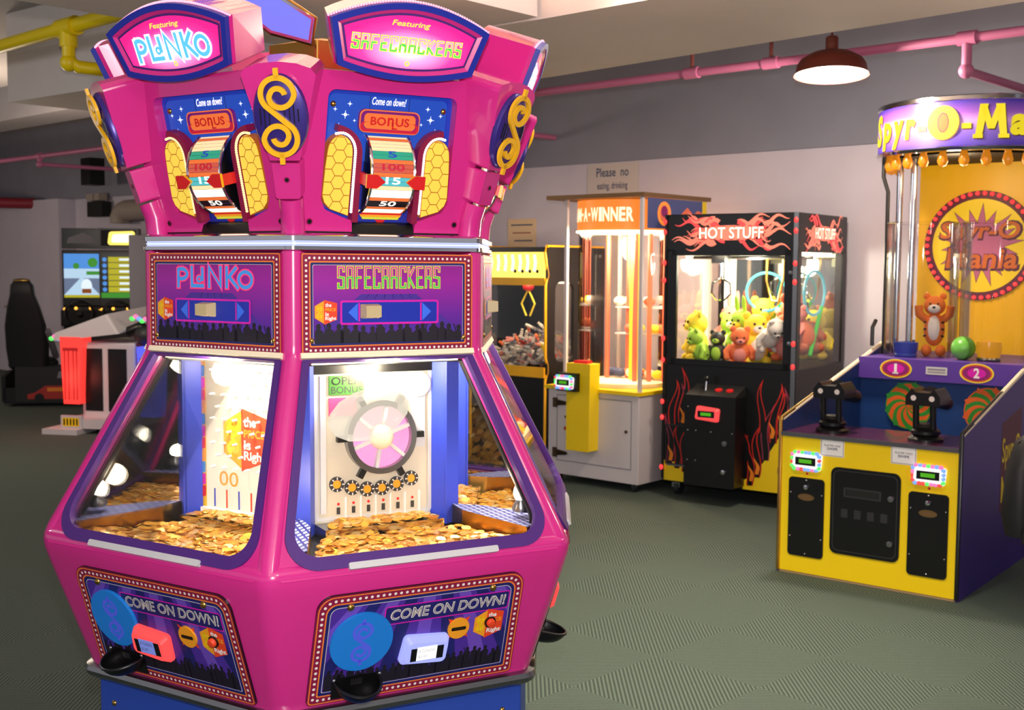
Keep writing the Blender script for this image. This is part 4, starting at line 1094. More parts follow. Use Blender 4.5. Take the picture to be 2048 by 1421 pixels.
b = MB(); b.rect(M, -.06, .996, .06, 1.04, .002, 'lightgrey'); b.rect(M, -.05, 1.02, .05, 1.03, .0024, 'grey'); b.rect(M, -.05, 1.006, .05, 1.013, .0024, 'grey'); b.build('instruction_plate', ld)
# tower
b = MB(); b.box(-.40, 1.78, 1.075, .42, 1.80, 2.26, 'backyellow'); bp_ = b.build('back_panel', t)
M = FR((-.02, 1.78, 1.735))
b = MB(); b.disc(M, 0, 0, .335, .012, 'burst_line', 48, w0=0); b.disc(M, 0, 0, .285, .014, 'disk_yellow', 48, w0=.012)
st = []; so = []
for i in range(36):
    r = .255 if i % 4 == 0 else .225 if i % 2 == 0 else .14; st.append((r * cos(2 * pi * i / 36 + .12), r * .98 * sin(2 * pi * i / 36 + .12))); so.append((st[-1][0] * 1.05, st[-1][1] * 1.05))
for i in range(36): b.poly(M, [(0, 0), so[i], so[(i + 1) % 36]], .0145, 'burst_line'); b.poly(M, [(0, 0), st[i], st[(i + 1) % 36]], .015, 'burst_pink')
for g_, dx, w_, m_, bo in ((.012, .004, .0158, 'burst_line', .055), (0, 0, .0168, 'word_orange', .025)):
    b.text(M, 'Spyr-O', -.24 - g_ + dx, .012 - g_ - dx, .235 + g_ + dx, .145 + g_ - dx, w_, m_, bo, .12); b.text(M, 'Mania', -.2 - g_ + dx, -.14 - g_ - dx, .225 + g_ + dx, -.015 + g_ - dx, w_, m_, bo, .12)
b.build('round_logo', bp_)
b = MB()
for i in range(46): a = 2 * pi * i / 46; b.ell((.318 * cos(a), .318 * sin(a), .018), .0135, 'led_red', M, 8, 5)
b.build('light_ring', bp_)
c = (0.0, 1.5)
b = MB(); b.lathe(TR(c[0], c[1], 0), [(.40, 2.24), (.535, 2.245), (.54, 2.262), (.53, 2.272)], 'chrome', 64); b.lathe(TR(c[0], c[1], 0), [(.532, 2.268), (.532, 2.515)], 'drum_painted_glow', 64); b.lathe(TR(c[0], c[1], 0), [(.53, 2.512), (.54, 2.52), (.54, 2.54), (.52, 2.548), (.0001, 2.55)], 'chrome', 64); mq = b.build('marquee_drum', t)
b = MB(); word = 'Spyr-O-Mania'; wd_s = [.8, .75, .7, .55, .45, 1.15, .45, 1.2, .75, .8, .4, .75]; tot = sum(wd_s); ang = -1.10; span = 2.52
for ch, ww in zip(word, wd_s):
    da = span * ww / tot; a = ang + da / 2; big = ch in 'SOM'
    for off, m_, rr in ((.006, 'burst_line', .5335), (0, 'marquee_yellow', .5350)):
        F = FR((c[0] + rr * sin(a), c[1] - rr * cos(a), 2.39), (cos(a), sin(a), 0)); hw = da * .53 * .46
        if ch == '-': b.rect(F, -hw * .8 + off, -.03 - off, hw * .8 + off, .0 - off, 0, m_)
        elif ch == 'M':
            h0, h1, t_ = -.085 - off, .1 - off, hw * .42
            for q in ([(-hw, h0), (-hw + t_, h0), (-hw * .62 + t_, h1), (-hw * .72, h1)], [(hw - t_, h0), (hw, h0), (hw * .8, h1), (hw * .66 - t_, h1)], [(-hw * .72, h1), (-hw * .5 + t_ * .4, h1), (t_ * .5, h0 + .05), (-t_ * .5, h0 + .05)], [(t_ * .5, h0 + .05), (-t_ * .5, h0 + .05), (hw * .5 - t_ * .4, h1), (hw * .75, h1)], [(-hw * 1.12, h0), (-hw * .5, h0), (-hw * .5, h0 + .022), (-hw * 1.12, h0 + .022)], [(hw * .45, h0), (hw * 1.12, h0), (hw * 1.12, h0 + .022), (hw * .45, h0 + .022)]): b.poly(F, [(x_ + off, y_) for x_, y_ in q], 0, m_)
        elif ch == 'O':
            b.poly(F, circ(off, .008 - off, hw * 1.08, 30, .094), 0, m_)
            if not off: b.poly(F, circ(0, .008, hw * .36, 20, .052), .0012, 'word_orange'); b.ring(F, circ(0, .008, hw * .4, 20, .056), circ(0, .008, hw * .33, 20, .049), .0016, 'burst_line')
        else: b.text(F, ch, -hw + off, (-.085 if big else -.115 if ch in 'py' else -.07) - off, hw + off, (.1 if big else .045) - off, 0, m_, .045, .12)
    ang += da
b.build('lettering', mq)
for i in range(17):
    a = R(-100 + 14 * i); b = MB(); x, y = c[0] + .47 * sin(a), c[1] - .47 * cos(a)
    b.lathe(TR(x, y, 2.14), [(.0001, .02), (.02, .028), (.03, .052), (.024, .08), (.016, .105)], 'bulb_amber', 12); b.build('bulb', mq)
b = MB(); b.lathe(TR(c[0], c[1], 0), [(.45, 2.235), (.0001, 2.236)], 'matblack', 48); b.build('drum_underside', mq)
for x, y in ((-.37, 1.35), (-.27, 1.3), (.43, 1.3)): b = MB(); b.tube([(x, y, 1.075), (x, y, 2.26)], .019, 'chrome', 14); b.build('post', t)
b = MB(); b.tube([(-.43, 1.32, 1.075), (-.43, 1.32, 2.05), (-.46, 1.32, 2.14), (-.46, 1.32, 2.25)], .012, 'black', 10); b.tube([(-.455, 1.2, 1.13), (-.455, 1.2, 1.24), (-.455, 1.25, 1.28)], .012, 'black', 8); b.build('bracket', t)
for x in (-.20, .235):
    b = MB(); n_ = 40
    b.loft(TR(x, 1.3, 0), [[(.205 * cos(2 * pi * i / n_), .205 * sin(2 * pi * i / n_), z) for i in range(n_)] for z in (1.075, 1.86)], 'acrylic', caps=False, smooth=True)
    b.tube([(x + .205 * cos(2 * pi * i / n_), 1.3 + .205 * sin(2 * pi * i / n_), 1.86) for i in range(n_)], .003, 'acrylic', 6, True)
    b.build('acrylic_tube', t)


def at(o, ang, x, y, z=0): return (o[0] + x * cos(ang) - y * sin(ang), o[1] + x * sin(ang) + y * cos(ang), z)


b = MB(); b.lathe(I4, [(.06, 0), (.065, .01), (.06, .02), (.068, .05), (.07, .085), (.064, .085), (.0001, .03)], 'bowlblue', 24); tag(b.build('plastic_bowl', loc=at(SO, SA, -.25, 1.2, 1.075)), 'small blue cup on a base inside the left acrylic tube', 'cup')
b = MB(); b.lathe(I4, [(.06, 0), (.065, .01), (.06, .02)], 'steel', 24); b.lathe(TR(0, 0, .02), [(.06, 0), (.07, .05), (.066, .09), (.0001, .1)], 'bowlamber', 24); tag(b.build('beacon', loc=at(SO, SA, .225, 1.19, 1.075)), 'amber beacon cup on the ledge right of the green ball', 'beacon')
b = MB(); b.ell((0, 0, .068), .068, 'ballgreen', n=24, k=14); tag(b.build('ball', loc=at(SO, SA, .09, 1.17, 1.075)), 'shiny green plastic ball on the ledge of the shooting game', 'ball')
# tiger plush
pt = thing('plush_tiger', 'orange and white striped plush tiger standing inside the left acrylic tube', 'plush toy', at(SO, SA, -.135, 1.34, 1.075), SA + .25)
b = MB(); b.ell((0, 0, .16), (.06, .05, .1), 'tigerorange'); b.ell((0, -.018, .165), (.042, .04, .08), 'plushwhite')
for s in (-1, 1): b.ell((s * .04, -.02, .035), (.03, .045, .035), 'tigerorange'); b.tube([(s * .05, 0, .22), (s * .085, -.02, .25), (s * .09, -.02, .30)], .024, 'tigerorange', 10)
b.ell((0, -.01, .30), (.062, .055, .058), 'tigerorange'); b.ell((0, -.05, .285), (.036, .025, .028), 'plushwhite')
for z_ in (.12, .16, .2): b.tube([(-.055, -.03, z_), (-.045, -.042, z_ + .004)], .006, 'black', 6); b.tube([(.055, -.03, z_), (.045, -.042, z_ + .004)], .006, 'black', 6)
b.build('body', pt)
for s in (-1, 1):
    b = MB(); b.ell((s * .045, 0, .355), (.02, .012, .02), 'tigerorange'); b.build('ear', pt)
    b = MB(); b.ell((s * .022, -.062, .312), .006, 'black', n=8, k=5); b.build('eye', pt)
b = MB(); b.ell((0, -.075, .292), (.01, .007, .007), 'black', n=8, k=5); b.build('nose', pt)
light('marquee_lamp', 'POINT', at(SO, SA, 0, 1.2, 2.12), 7, (1, .72, .4), .1)

# ================================================================== HOT STUFF (claw crane)
HO = (1.058, 8.128); HA = R(-34.7); hw, hd = .475, .46
HC_ = at(HO, HA, hw, hd)
t = thing('claw_machine', 'black claw crane with flame artwork and a lit flaming header, full of plush toys', 'arcade machine', HC_, HA)
M = FR((-hw, -hd, 0)); MS = FR((hw, -hd, 0), (0, 1, 0), (0, 0, 1))
b = MB(); b.box(-hw, -hd, .10, hw, hd, .93, 'black'); cb_ = b.build('cabinet', t, bevel=.008)


def lick(mb, M, x, y0, h, wd, w, m0, m1, lean=0.0, ph=0.0):
    L = []; Rr_ = []; Li = []; Ri = []
    for i in range(15):
        f = i / 14; cx = x + lean * f + wd * .7 * sin(f * 5 + ph) * f; ww = wd * (sin(pi * min(1, f * .75 + .25)) ** .8) * (1 - f * .25)
        L.append((cx - ww / 2, y0 + h * f)); Rr_.append((cx + ww / 2, y0 + h * f)); wi = max(0, ww - wd * .26)
        if f < .86: Li.append((cx - wi / 2, y0 + h * f + h * .0)); Ri.append((cx + wi / 2, y0 + h * f))
    mb.add([(a, c, w) for a, c in L + Rr_], [(i, 15 + i, 16 + i, 1 + i) for i in range(14)], m0, M)
    n_ = len(Li); mb.add([(a, c, w + .0008) for a, c in Li + Ri], [(i, n_ + i, n_ + 1 + i, 1 + i) for i in range(n_ - 1)], m1, M)


for sd_ in (0, 1):
  b = MB(); rn = random.Random(5)
  if sd_ == 0: b.poly(M, [(.01, .11), (.235, .11), (.235, .2), (.12, .24), (.01, .25)], .0015, 'mdf_yellow')
  else: b.poly(M, [(.60, .11), (.94, .11), (.94, .52), (.86, .5), (.80, .4), (.74, .3), (.66, .2), (.60, .17)], .0015, 'mdf_yellow')
  for i, (x, y0, h, wd) in enumerate(((.05, .22, .36, .06), (.11, .2, .30, .055), (.17, .18, .34, .06), (.22, .14, .22, .05), (.07, .50, .32, .06), (.14, .52, .39, .06), (.19, .5, .3, .05), (.65, .14, .34, .06), (.70, .2, .36, .06), (.76, .32, .38, .06), (.81, .44, .40, .065), (.86, .5, .3, .06), (.90, .42, .4, .055), (.62, .3, .28, .05), (.73, .5, .36, .05), (.88, .16, .22, .06))):
    if (x > .4) == (sd_ == 1): lick(b, M, x, y0, h, wd, .0025 + i * .0001, 'flame_red' if i % 3 else 'flame_wine', 'black', rn.uniform(-.02, .02), i)
  for x, y in ((.06, .25), (.15, .52), (.20, .22), (.70, .22), (.80, .47), (.86, .52), (.66, .17)):
    if (x > .4) == (sd_ == 1): lick(b, M, x, y, .11, .03, .005, 'flame_orange', 'flame_orange')
  b.build('flame_artwork', cb_)
for x, z0, z1 in ((.125, .22, .5),):
    b = MB(); b.ring(M, rrect(.02, .225, .24, .505, .01), rrect(.028, .233, .232, .497, .008), .006, 'darkgrey'); b.rect(M, .03, .216, .23, .226, .008, 'steel'); b.build('prize_door', cb_)
b = MB(); b.rect(M, .245, .13, .612, .74, .17, 'black', 0); bx = b.build('control_box', t, bevel=.006)
b = MB(); b.add([(.25, .74, .0), (.608, .74, 0), (.608, .74, .17), (.25, .74, .17), (.25, .80, 0), (.608, .80, 0)], [(3, 2, 5, 4), (0, 3, 4), (1, 5, 2)], 'matblack', M); b.build('control_deck', bx)
b = MB(); b.tube([M @ Vector((.36, .76, .09)), M @ Vector((.36, .83, .08))], .007, 'chrome', 8); b.ell((.36, .845, .08), .018, 'black', M); b.build('joystick', bx)
for x in (.45, .53): b = MB(); b.lathe(M @ TR(x, .768, .08) @ Matrix.Rotation(-pi / 2.4, 4, 'X'), [(.024, 0), (.024, .012), (.0001, .016)], 'joyred', 16); b.build('button', bx)
card_reader(bx, M, .415, .62, .18, .105, .17, 'reader_red')
for x, y in ((.27, .66), (.27, .5), (.27, .3), (.44, .5), (.59, .5), (.33, .5), (.33, .3)): screw(bx, M, x, y, .17, .006, 'steel')
b = MB(); b.lathe(M @ TR(.535, .24, .17), [(.016, 0), (.016, .012), (.0001, .014)], 'chrome', 16); b.lathe(M @ TR(.54, .43, .17), [(.02, 0), (.018, .008), (.0001, .009)], 'steel', 16); b.build('lock', bx)
# window frame posts, header
for x, y in ((-hw + .03, -hd + .03), (hw - .03, -hd + .03), (-hw + .03, hd - .03), (hw - .03, hd - .03)): b = MB(); b.box(x - .03, y - .03, .93, x + .03, y + .03, 1.71, 'black'); b.build('corner_post', t)
b = MB(); b.box(-hw, -hd, 1.695, hw, hd, 1.95, 'black'); hd_ = b.build('header', t, bevel=.006)
b = MB(); b.box(-hw + .05, -hd - .004, .925, -hw + .085, -hd + .02, 1.71, 'black'); b.box(hw - .09, -hd - .004, .925, hw - .05, -hd + .02, 1.71, 'black'); b.box(-hw + .05, -hd - .004, .925, hw - .05, -hd + .02, .965, 'black'); b.box(-hw + .05, -hd - .004, 1.67, hw - .05, -hd + .02, 1.71, 'black'); dr_ = b.build('door_frame', t)
for z in (1.10, 1.56): b = MB(); b.lathe(M @ TR(.905, z, .004), [(.014, 0), (.014, .012), (.0001, .014)], 'steel', 14); b.build('lock', dr_)
b = MB(); b.rect(M, .07, .96, .88, 1.68, -.004, 'crane_glass', -.008); b.build('front_pane', t)
b = MB(); b.rect(MS, .06, .77, .86, 1.70, -.004, 'crane_glass', -.008); b.build('side_pane', t)
b = MB(); b.rect(FR((-hw, -hd, 0), (0, 1, 0)), .06, .95, .86, 1.70, .006, 'crane_glass', .002); b.build('side_pane', t)
b = MB(); b.rect(MS, .0, .10, .92, .77, .002, 'black'); b.build('side_panel', t)
b = MB(); b.box(-hw + .03, hd - .05, .93, hw - .03, hd - .03, 1.7, 'mirror'); b.build('back_mirror', t)
b = MB(); b.tube([(-hw + .09, hd - .1, 1.0), (-hw + .09, hd - .1, 1.68)], .022, 'tube', 12); b.build('tube_lamp', t)
b = MB(); b.tube([(-.3, -hd + .1, 1.685), (.35, -hd + .1, 1.685)], .014, 'tube', 10); b.tube([(hw - .08, -.35, 1.685), (hw - .08, .35, 1.685)], .016, 'tube', 10); b.build('tube_lamp', t)
for Mx, x0, x1, tx0, tx1, sd in ((M, .05, .90, .25, .71, 2), (MS, .06, .86, .28, .66, 9)):
    b = MB(); rn = random.Random(sd); cx = (x0 + x1) / 2
    for i in range(40):
        s = 1 if i % 2 else -1; x = cx + s * (x1 - x0) * rn.uniform(.04, .30); y = 1.825 + rn.uniform(-.075, .075)
        L = (x1 - x0) * rn.uniform(.12, .24); pts = [(x + s * L * f, y + .022 * sin(f * 6 + i) + (y - 1.825) * f * .6) for f in [j / 9 for j in range(10)]]
        b.ribbon(Mx, pts, [.026 * (1 - j / 9) + .003 for j in range(10)], .003 + i * .00005, 'flame_lit' if i % 3 else 'reader_red')
    b.poly(Mx, circ(cx, 1.822, (x1 - x0) * .28, 30, .05), .005, 'flame_lit')
    b.text(Mx, 'HOT STUFF', tx0 - .006, 1.775, tx1 + .006, 1.867, .0062, 'flame_red', .035); b.text(Mx, 'HOT STUFF', tx0, 1.783, tx1, 1.86, .007, 'hot_text', .012); b.build('header_sign', hd_)
for Mx in (FR((hw - .0, -hd - .004, 0)), FR((-hw, -hd - .004, 0))):
    b = MB(); b.rect(Mx, -.03, .12, .0, 1.95, .008, 'steel') if Mx.translation.x > 0 else b.rect(Mx, -.006, .12, .01, 1.95, .008, 'black')
    for z in (.2, .55, .66, .95, 1.1, 1.5, 1.62, 1.83, 1.9): b.ell((-.015 if Mx.translation.x > 0 else -.004, z, .012), (.014, .02, .01), 'led_red', Mx, 8, 5)
    b.build('light_strip', t)
for x, y in ((-.4, -.36), (.4, -.36), (-.4, .36), (.4, .36)): b = MB(); b.lathe(TR(x, y, .05) @ Matrix.Rotation(pi / 2, 4, 'Y') @ TR(0, 0, -.018), [(.03, 0), (.05, .004), (.05, .036), (.03, .04)], 'darkgrey', 18); b.box(x - .032, y - .04, .055, x + .028, y + .03, .10, 'steel'); b.build('caster', t)
# claws
for x, y, z in ((-.22, -.12, 1.52), (.30, -.02, 1.50)):
    b = MB(); b.box(x - .05, y - .05, z + .1, x + .05, y + .05, z + .16, 'steel'); b.tube([(x, y, z + .1), (x, y, z)], .02, 'chrome', 10)
    for q in range(3):
        a = q * 2.1; b.tube([(x, y, z), (x + .07 * cos(a), y + .07 * sin(a), z - .04), (x + .075 * cos(a), y + .075 * sin(a), z - .11), (x + .03 * cos(a), y + .03 * sin(a), z - .16)], .008, 'chrome', 8)
    b.build('claw', t)
b = MB(); b.tube([(-.44, -.1, 1.66), (.44, -.1, 1.66)], .012, 'steel', 8); b.tube([(.05, .06, 1.66), (.05, .05, 1.5), (.09, .05, 1.36), (.14, .05, 1.36), (.17, .05, 1.5), (.17, .06, 1.66)], .01, 'brass', 8); b.build('gantry', t)
light('crane_lamp', 'POINT', at(HC_, HA, 0, -.1, 1.62), 40, (1, .93, .68), .1)


# plush toys
def plush(name, label, cat, loc, rz, s, body, belly, ears='round', lie=0.0):
    o = thing(name, label, cat, loc, rz); o.rotation_euler = (lie, 0, rz); o.scale = (s, s, s)
    b = MB(); b.ell((0, 0, .5), (.42, .36, .5), body); b.ell((0, -.14, .48), (.3, .27, .38), belly); b.ell((0, -.02, 1.2), (.38, .35, .36), body); b.ell((0, -.3, 1.1), (.18, .14, .13), belly)
    for q in (-1, 1): b.ell((q * .28, -.2, .12), (.17, .24, .14), body); b.tube([(q * .32, 0, .78), (q * .52, -.12, .58), (q * .5, -.26, .42)], [.14, .13, .11], body, 10); b.ell((q * .5, -.27, .4), .12, body)
    b.build('body', o)
    for q in (-1, 1):
        b = MB()
        if ears == 'round': b.ell((q * .28, 0, 1.5), (.13, .07, .13), body)
        else: b.ell((q * .16, .02, 1.75), (.09, .06, .3), body)
        b.build('ear', o); b = MB(); b.ell((q * .14, -.34, 1.26), .045, 'black', n=8, k=5); b.build('eye', o)
    b = MB(); b.ell((0, -.43, 1.14), (.06, .04, .04), 'black', n=8, k=5); b.build('nose', o)
    return o


TOY = [(-.33, -.25, .0, .22, 'toy_yellow', 'toy_yellow', 'yellow plush toy at the front left corner of the claw crane window'), (-.18, -.02, .02, .2, 'toy_green', 'plushwhite', 'lime green plush with pale belly, second from left in the crane'),
       (-.02, -.12, .06, .2, 'toy_green', 'toy_yellow', 'green plush with yellow belly leaning in the middle of the crane'), (.10, -.24, .0, .22, 'toy_yellow', 'plushwhite', 'yellow plush with white belly at the front of the crane window'),
       (.22, -.02, .06, .2, 'toy_pink', 'plushwhite', 'pale pink plush with white belly behind the orange ones'), (.34, -.26, .04, .2, 'toy_orange', 'toy_pink', 'orange plush with pink belly at the front right corner of the crane'),
       (.36, -.02, .06, .27, 'toy_brown', 'toy_orange', 'big brown plush pressed to the right side glass of the crane'), (.33, .24, .02, .22, 'toy_yellow', 'toy_orange', 'yellow plush with orange belly at the right rear of the crane'),
       (-.30, .22, .04, .22, 'toy_pink', 'toy_yellow', 'pink plush with yellow belly at the left rear of the crane'), (-.05, .22, .1, .22, 'toy_yellow', 'toy_green', 'yellow plush with green belly near the back mirror'),
       (.14, .25, .06, .2, 'plushwhite', 'toy_pink', 'white plush with pink belly near the back mirror'), (.02, -.33, .0, .17, 'toy_orange', 'toy_pink', 'small orange plush low at the front middle of the crane glass'), (.40, -.33, .16, .16, 'toy_pink', 'toy_orange', 'pink plush with orange belly high at the front right corner of the crane'), (.20, -.30, .14, .17, 'plushwhite', 'plushwhite', 'all white plush resting on top at the crane front glass'), (-.24, -.30, .0, .16, 'toy_green', 'toy_green', 'small all green plush at the crane front glass'), (-.15, -.3, .0, .14, 'darkgrey', 'toy_green', 'small dark plush low at the crane front glass')]
for i, (x, y, dz, s, c0, c1, lab) in enumerate(TOY):
    plush('plush_toy', lab, 'plush toy', at(HC_, HA, x, y, .935 + dz), HA + (-.9, .4, -.3, .7, .2, -.5, 1.2, .3, -.2, .6, -.6, .5, -.4, .8, -.7, .1)[i], s, c0, c1, 'long' if i in (2, 8) else 'round', (0, -.25, .2, 0, -.2, .1, -.3, 0, -.1, .15, 0, .3, -.2, .9, .4, 0)[i])['group'] = 'plush toys in the claw crane'
for i, (x, y, z, rr, lab) in enumerate(((.02, .12, 1.42, .135, 'cyan toy net on a green handle in the middle of the crane'), (.41, .02, 1.42, .15, 'cyan toy net on a green handle against the right glass of the crane'))):
    o = thing('toy_net', lab, 'toy', at(HC_, HA, x, y, z), HA + (.0 if i == 0 else 1.5)); o['group'] = 'toy nets in the claw crane'
    b = MB(); b.tube([(rr * 1.1 * cos(2 * pi * k / 30), 0, rr * sin(2 * pi * k / 30)) for k in range(30)], .01, 'cyan_hoop', 8, True); b.build('hoop', o)
    b = MB(); b.tube([(rr * .8, 0, -rr * .65), (rr * 1.3 if i == 0 else -rr * .6, -.02, -.42)], .014, 'net_green', 8); b.build('handle', o)

# ================================================================== JAM-A-WINNER (glass cylinder)
WO = (.289, 8.664); WA = R(-40.6); WC = at(WO, WA, .39, .42)
t = thing('prize_cylinder', 'white cabinet with a lit glass cylinder, yellow counter and control post', 'arcade machine', WC, WA)
M = FR((-.39, -.42, 0)); b = MB(); b.box(-.41, -.42, .06, .40, .42, .69, 'cabwhite'); cw = b.build('cabinet', t, bevel=.004)
b = MB(); b.box(-.43, -.44, .69, .415, .44, .715, 'mdf_yellow'); b.build('counter', t)
b = MB(); b.ring(M, [(.06, .16), (.73, .16), (.73, .65), (.06, .65)], [(.066, .166), (.724, .166), (.724, .644), (.066, .644)], .002, 'grey'); b.rect(M, .066, .166, .724, .644, .0015, 'cabwhite'); d_ = b.build('service_door', cw)
for z in (.59, .22): b = MB(); b.rect(M, .03, z - .035, .065, z + .035, .014, 'hinge', 0); b.poly(M, [(.065, z - .022), (.15, z - .012), (.165, z), (.15, z + .012), (.065, z + .022)], .012, 'hinge'); b.prism(M, [(.065, z - .022), (.15, z - .012), (.165, z), (.15, z + .012), (.065, z + .022)], 0, .012, 'hinge'); b.build('hinge', d_)
b = MB(); b.lathe(M @ TR(.145, .405, .002), [(.014, 0), (.014, .006), (.0001, .008)], 'carred', 14); b.lathe(M @ TR(.145, .49, .002), [(.01, 0), (.01, .004), (.0001, .006)], 'hinge', 12); b.lathe(M @ TR(.685, .43, .002), [(.012, 0), (.012, .006), (.0001, .008)], 'hinge', 12); b.build('lock', d_)
b = MB(); b.prism(FR((-.39 + .345, -.44, 0)), [(-.105, .27), (.095, .27), (.105, .90), (-.105, .90)], -.02, .10, 'mdf_yellow'); cpst = b.build('control_post', t, bevel=.004)
b = MB(); b.box(-.10, -.52, .90, .02, -.46, .92, 'joyred'); b.build('button', cpst)
b = MB(); b.box(-.21, -.58, .70, -.03, -.50, .83, 'black'); b.build('reader_mount', cpst)
rainbow_reader(cpst, FR((-.13, -.58, 0)), .0, .765, 0)
for x, y in ((-.30, -.36), (.39, -.40), (.39, .40), (-.36, .40)): b = MB(); b.box(x - .012, y - .012, .715, x + .012, y + .012, 2.08, 'cabwhite'); b.build('corner_post', t)
b = MB(); b.loft(I4, [[(-.43, -.44, z), (.43, -.44, z), (.43, .44, z), (-.43, .44, z)] for z in (2.075, 2.105)], 'bronze'); b.build('roof', t)
ccx, ccy, cr = -.03, 0.0, .345
b = MB(); b.lathe(TR(ccx, ccy, 0), [(cr, .715), (cr, 1.9)], 'tube_clear', 48); b.build('glass_cylinder', t)
b = MB(); b.lathe(TR(ccx, ccy, 0), [(cr + .012, 1.85), (cr + .012, 2.07)], 'winner_orange', 48); b.lathe(TR(ccx, ccy, 0), [(cr + .02, 1.84), (cr + .02, 1.852)], 'tube', 48); mqw = b.build('marquee', t)
word = 'JAM-A-WINNER'; b = MB(); ang = -.94; wds = [.6, .8, 1, .4, .8, .4, 1.1, .4, .9, .9, .75, .85]
for ch, ww in zip(word, wds):
    da = 1.72 * ww / sum(wds); a = ang + da / 2; rr = cr + .0145; F = FR((ccx + rr * sin(a), ccy - rr * cos(a), 1.965), (cos(a), sin(a), 0)); h_ = da * .43 * rr
    if ch == '-': b.rect(F, -h_ * .8, -.01, h_ * .8, .01, 0, 'winner_cream')
    else: b.text(F, ch, -h_, -.05, h_, .05, 0, 'winner_cream', .03)
    ang += da
b.build('lettering', mqw)
b = MB(); MR = FR((.42, -.40, 0), (0, 1, 0)); b.rect(MR, .02, 1.86, .78, 2.07, .006, 'winner_blue', 0); b.annulus(MR, .22, 1.965, .055, .085, .007, 'winner_orange', 28); b.disc(MR, .22, 1.97, .055, .0072, 'winner_red', 24); b.disc(MR, .22, 1.98, .04, .0076, 'plum', 20)
b.poly(MR, [(.36, 1.9), (.76, 1.9), (.76, 1.98), (.66, 2.0), (.6, 1.97), (.52, 2.02), (.44, 1.97), (.36, 1.95)], .007, 'winner_red'); b.rect(MR, .72, 1.86, .78, 2.07, .008, 'mdf_yellow'); b.build('side_marquee', t)
b = MB(); b.box(.0, .02, .715, .06, .08, 1.85, 'toy_yellow'); b.build('inner_column', t)
for x, y, m_ in ((-.22, .05, 'winner_red'), (.10, -.05, 'winner_red'), (.18, .02, 'winner_red'), (.26, .1, 'winner_red'), (-.1, .15, 'winner_orange')): b = MB(); b.tube([(x, y, .74), (x, y, 1.84)], .018, 'winner_red', 10); b.build('inner_bar', t)
b = MB(); b.lathe(TR(ccx, ccy, 0), [(.335, .716), (.335, .745), (.0001, .75)], 'cream', 40); b.build('turntable', t)
b = MB(); b.lathe(TR(ccx, ccy, 0), [(.33, 1.835), (.0001, 1.84)], 'tube', 40); b.build('ceiling_lamp', t)
b = MB(); rn = random.Random(3)
for i in range(26):
    a = rn.uniform(0, 6.28); r_ = rn.uniform(.05, .27); z = .76 if i < 14 else rn.choice((1.1, 1.3)); b.ell((ccx + r_ * cos(a), .1 + ccy + abs(r_ * sin(a)) * .6, z + .03), (.05, .04, .035), rn.choice(('winner_red', 'toy_orange', 'toy_yellow', 'ink', 'plushwhite')), None, 10, 6)
for z in (1.09, 1.29): b.box(-.2, .12, z - .01, .22, .3, z, 'lightgrey')
b.build('prize_shelf', t)
for x, y in ((.34, -.36), (-.35, -.36), (.34, .36), (-.35, .36)): b = MB(); b.lathe(TR(x, y, .03) @ Matrix.Rotation(pi / 2, 4, 'Y') @ TR(0, 0, -.014), [(.022, 0), (.03, .004), (.03, .024), (.022, .028)], 'darkgrey', 16); b.box(x - .02, y - .02, .03, x + .02, y + .02, .06, 'steel'); b.build('caster', t)
light('cylinder_lamp', 'POINT', at(WC, WA, -.03, -.1, 1.75), 50, (1, .74, .5), .12)

# ================================================================== candy crane
CO = (.27, 9.1); CA = R(-40); CC = at(CO, CA, -.4, .38)
t = thing('candy_crane', 'black and yellow candy crane with a bright yellow header and wrapped candy pile', 'arcade machine', CC, CA)
sd = [(0, 0), (.76, 0), (.76, 1.74), (.0, 1.74), (-.02, 1.70), (.03, 1.50), (.02, .86), (-.0, .74)]
M = FR((-.4, -.38, 0))
for s in (-1, 1):
    b = MB(); F = FR((s * .39, -.38, 0), (0, 1, 0))
    win = rrect(.1, .84, .34, 1.47, .07, 6); out = raymap(win, [(0, .72), (.76, .72), (.76, 1.74), (0, 1.74)], (.22, 1.15))
    b.slabring(F, out, win, -.01, .01, 'black'); b.prism(F, [(0, 0), (.76, 0), (.76, .73), (0, .73)], -.01, .01, 'black'); b.prism(F, [(.34, .73), (.76, .73), (.76, 1.74), (.5, 1.74)], -.009, .009, 'black')
    sp = b.build('side_panel', t)
    b = MB(); b.tube([(s * .39, -.385, .02), (s * .39, -.385, .70), (s * .39, -.36, .76), (s * .39, -.36, .82), (s * .39, -.385, .88), (s * .39, -.39, 1.45), (s * .39, -.36, 1.52), (s * .39, -.4, 1.70), (s * .39, -.38, 1.745), (s * .39, .37, 1.745)], .011, 'gold', 8); b.build('edge_trim', sp)
    b = MB(); b.prism(F, inset(win, -.002), -.004, 0, 'window_glass'); b.build('pane', sp)
b = MB(); b.box(-.38, -.37, .0, .38, .38, .72, 'black'); b.box(-.38, .36, .72, .38, .38, 1.74, 'matblack'); b.box(-.38, -.38, 1.70, .38, .38, 1.74, 'black'); b.build('cabinet', t)
b = MB(); b.box(-.38, -.39, .72, .38, -.34, .80, 'gold'); b.build('yellow_rail', t)
b = MB(); b.box(-.38, -.39, 1.44, .38, -.36, 1.50, 'gold'); b.build('yellow_rail', t)
b = MB(); b.rect(M, .02, 1.50, .78, 1.70, .012, 'candy_yellow', -.03); rn = random.Random(8)
for i in range(9): x = .08 + i * .075; b.ribbon(M, [(x, 1.55), (x + .01, 1.62), (x + .0, 1.68)], .028, .0125, 'screen_white'); b.disc(M, x + .03, 1.55, .015, .0128, 'black', 10) if i > 4 else None
b.build('header_sign', t)
b = MB(); b.rect(M, .02, .80, .78, 1.44, .0, 'window_glass', -.004); b.build('front_pane', t)
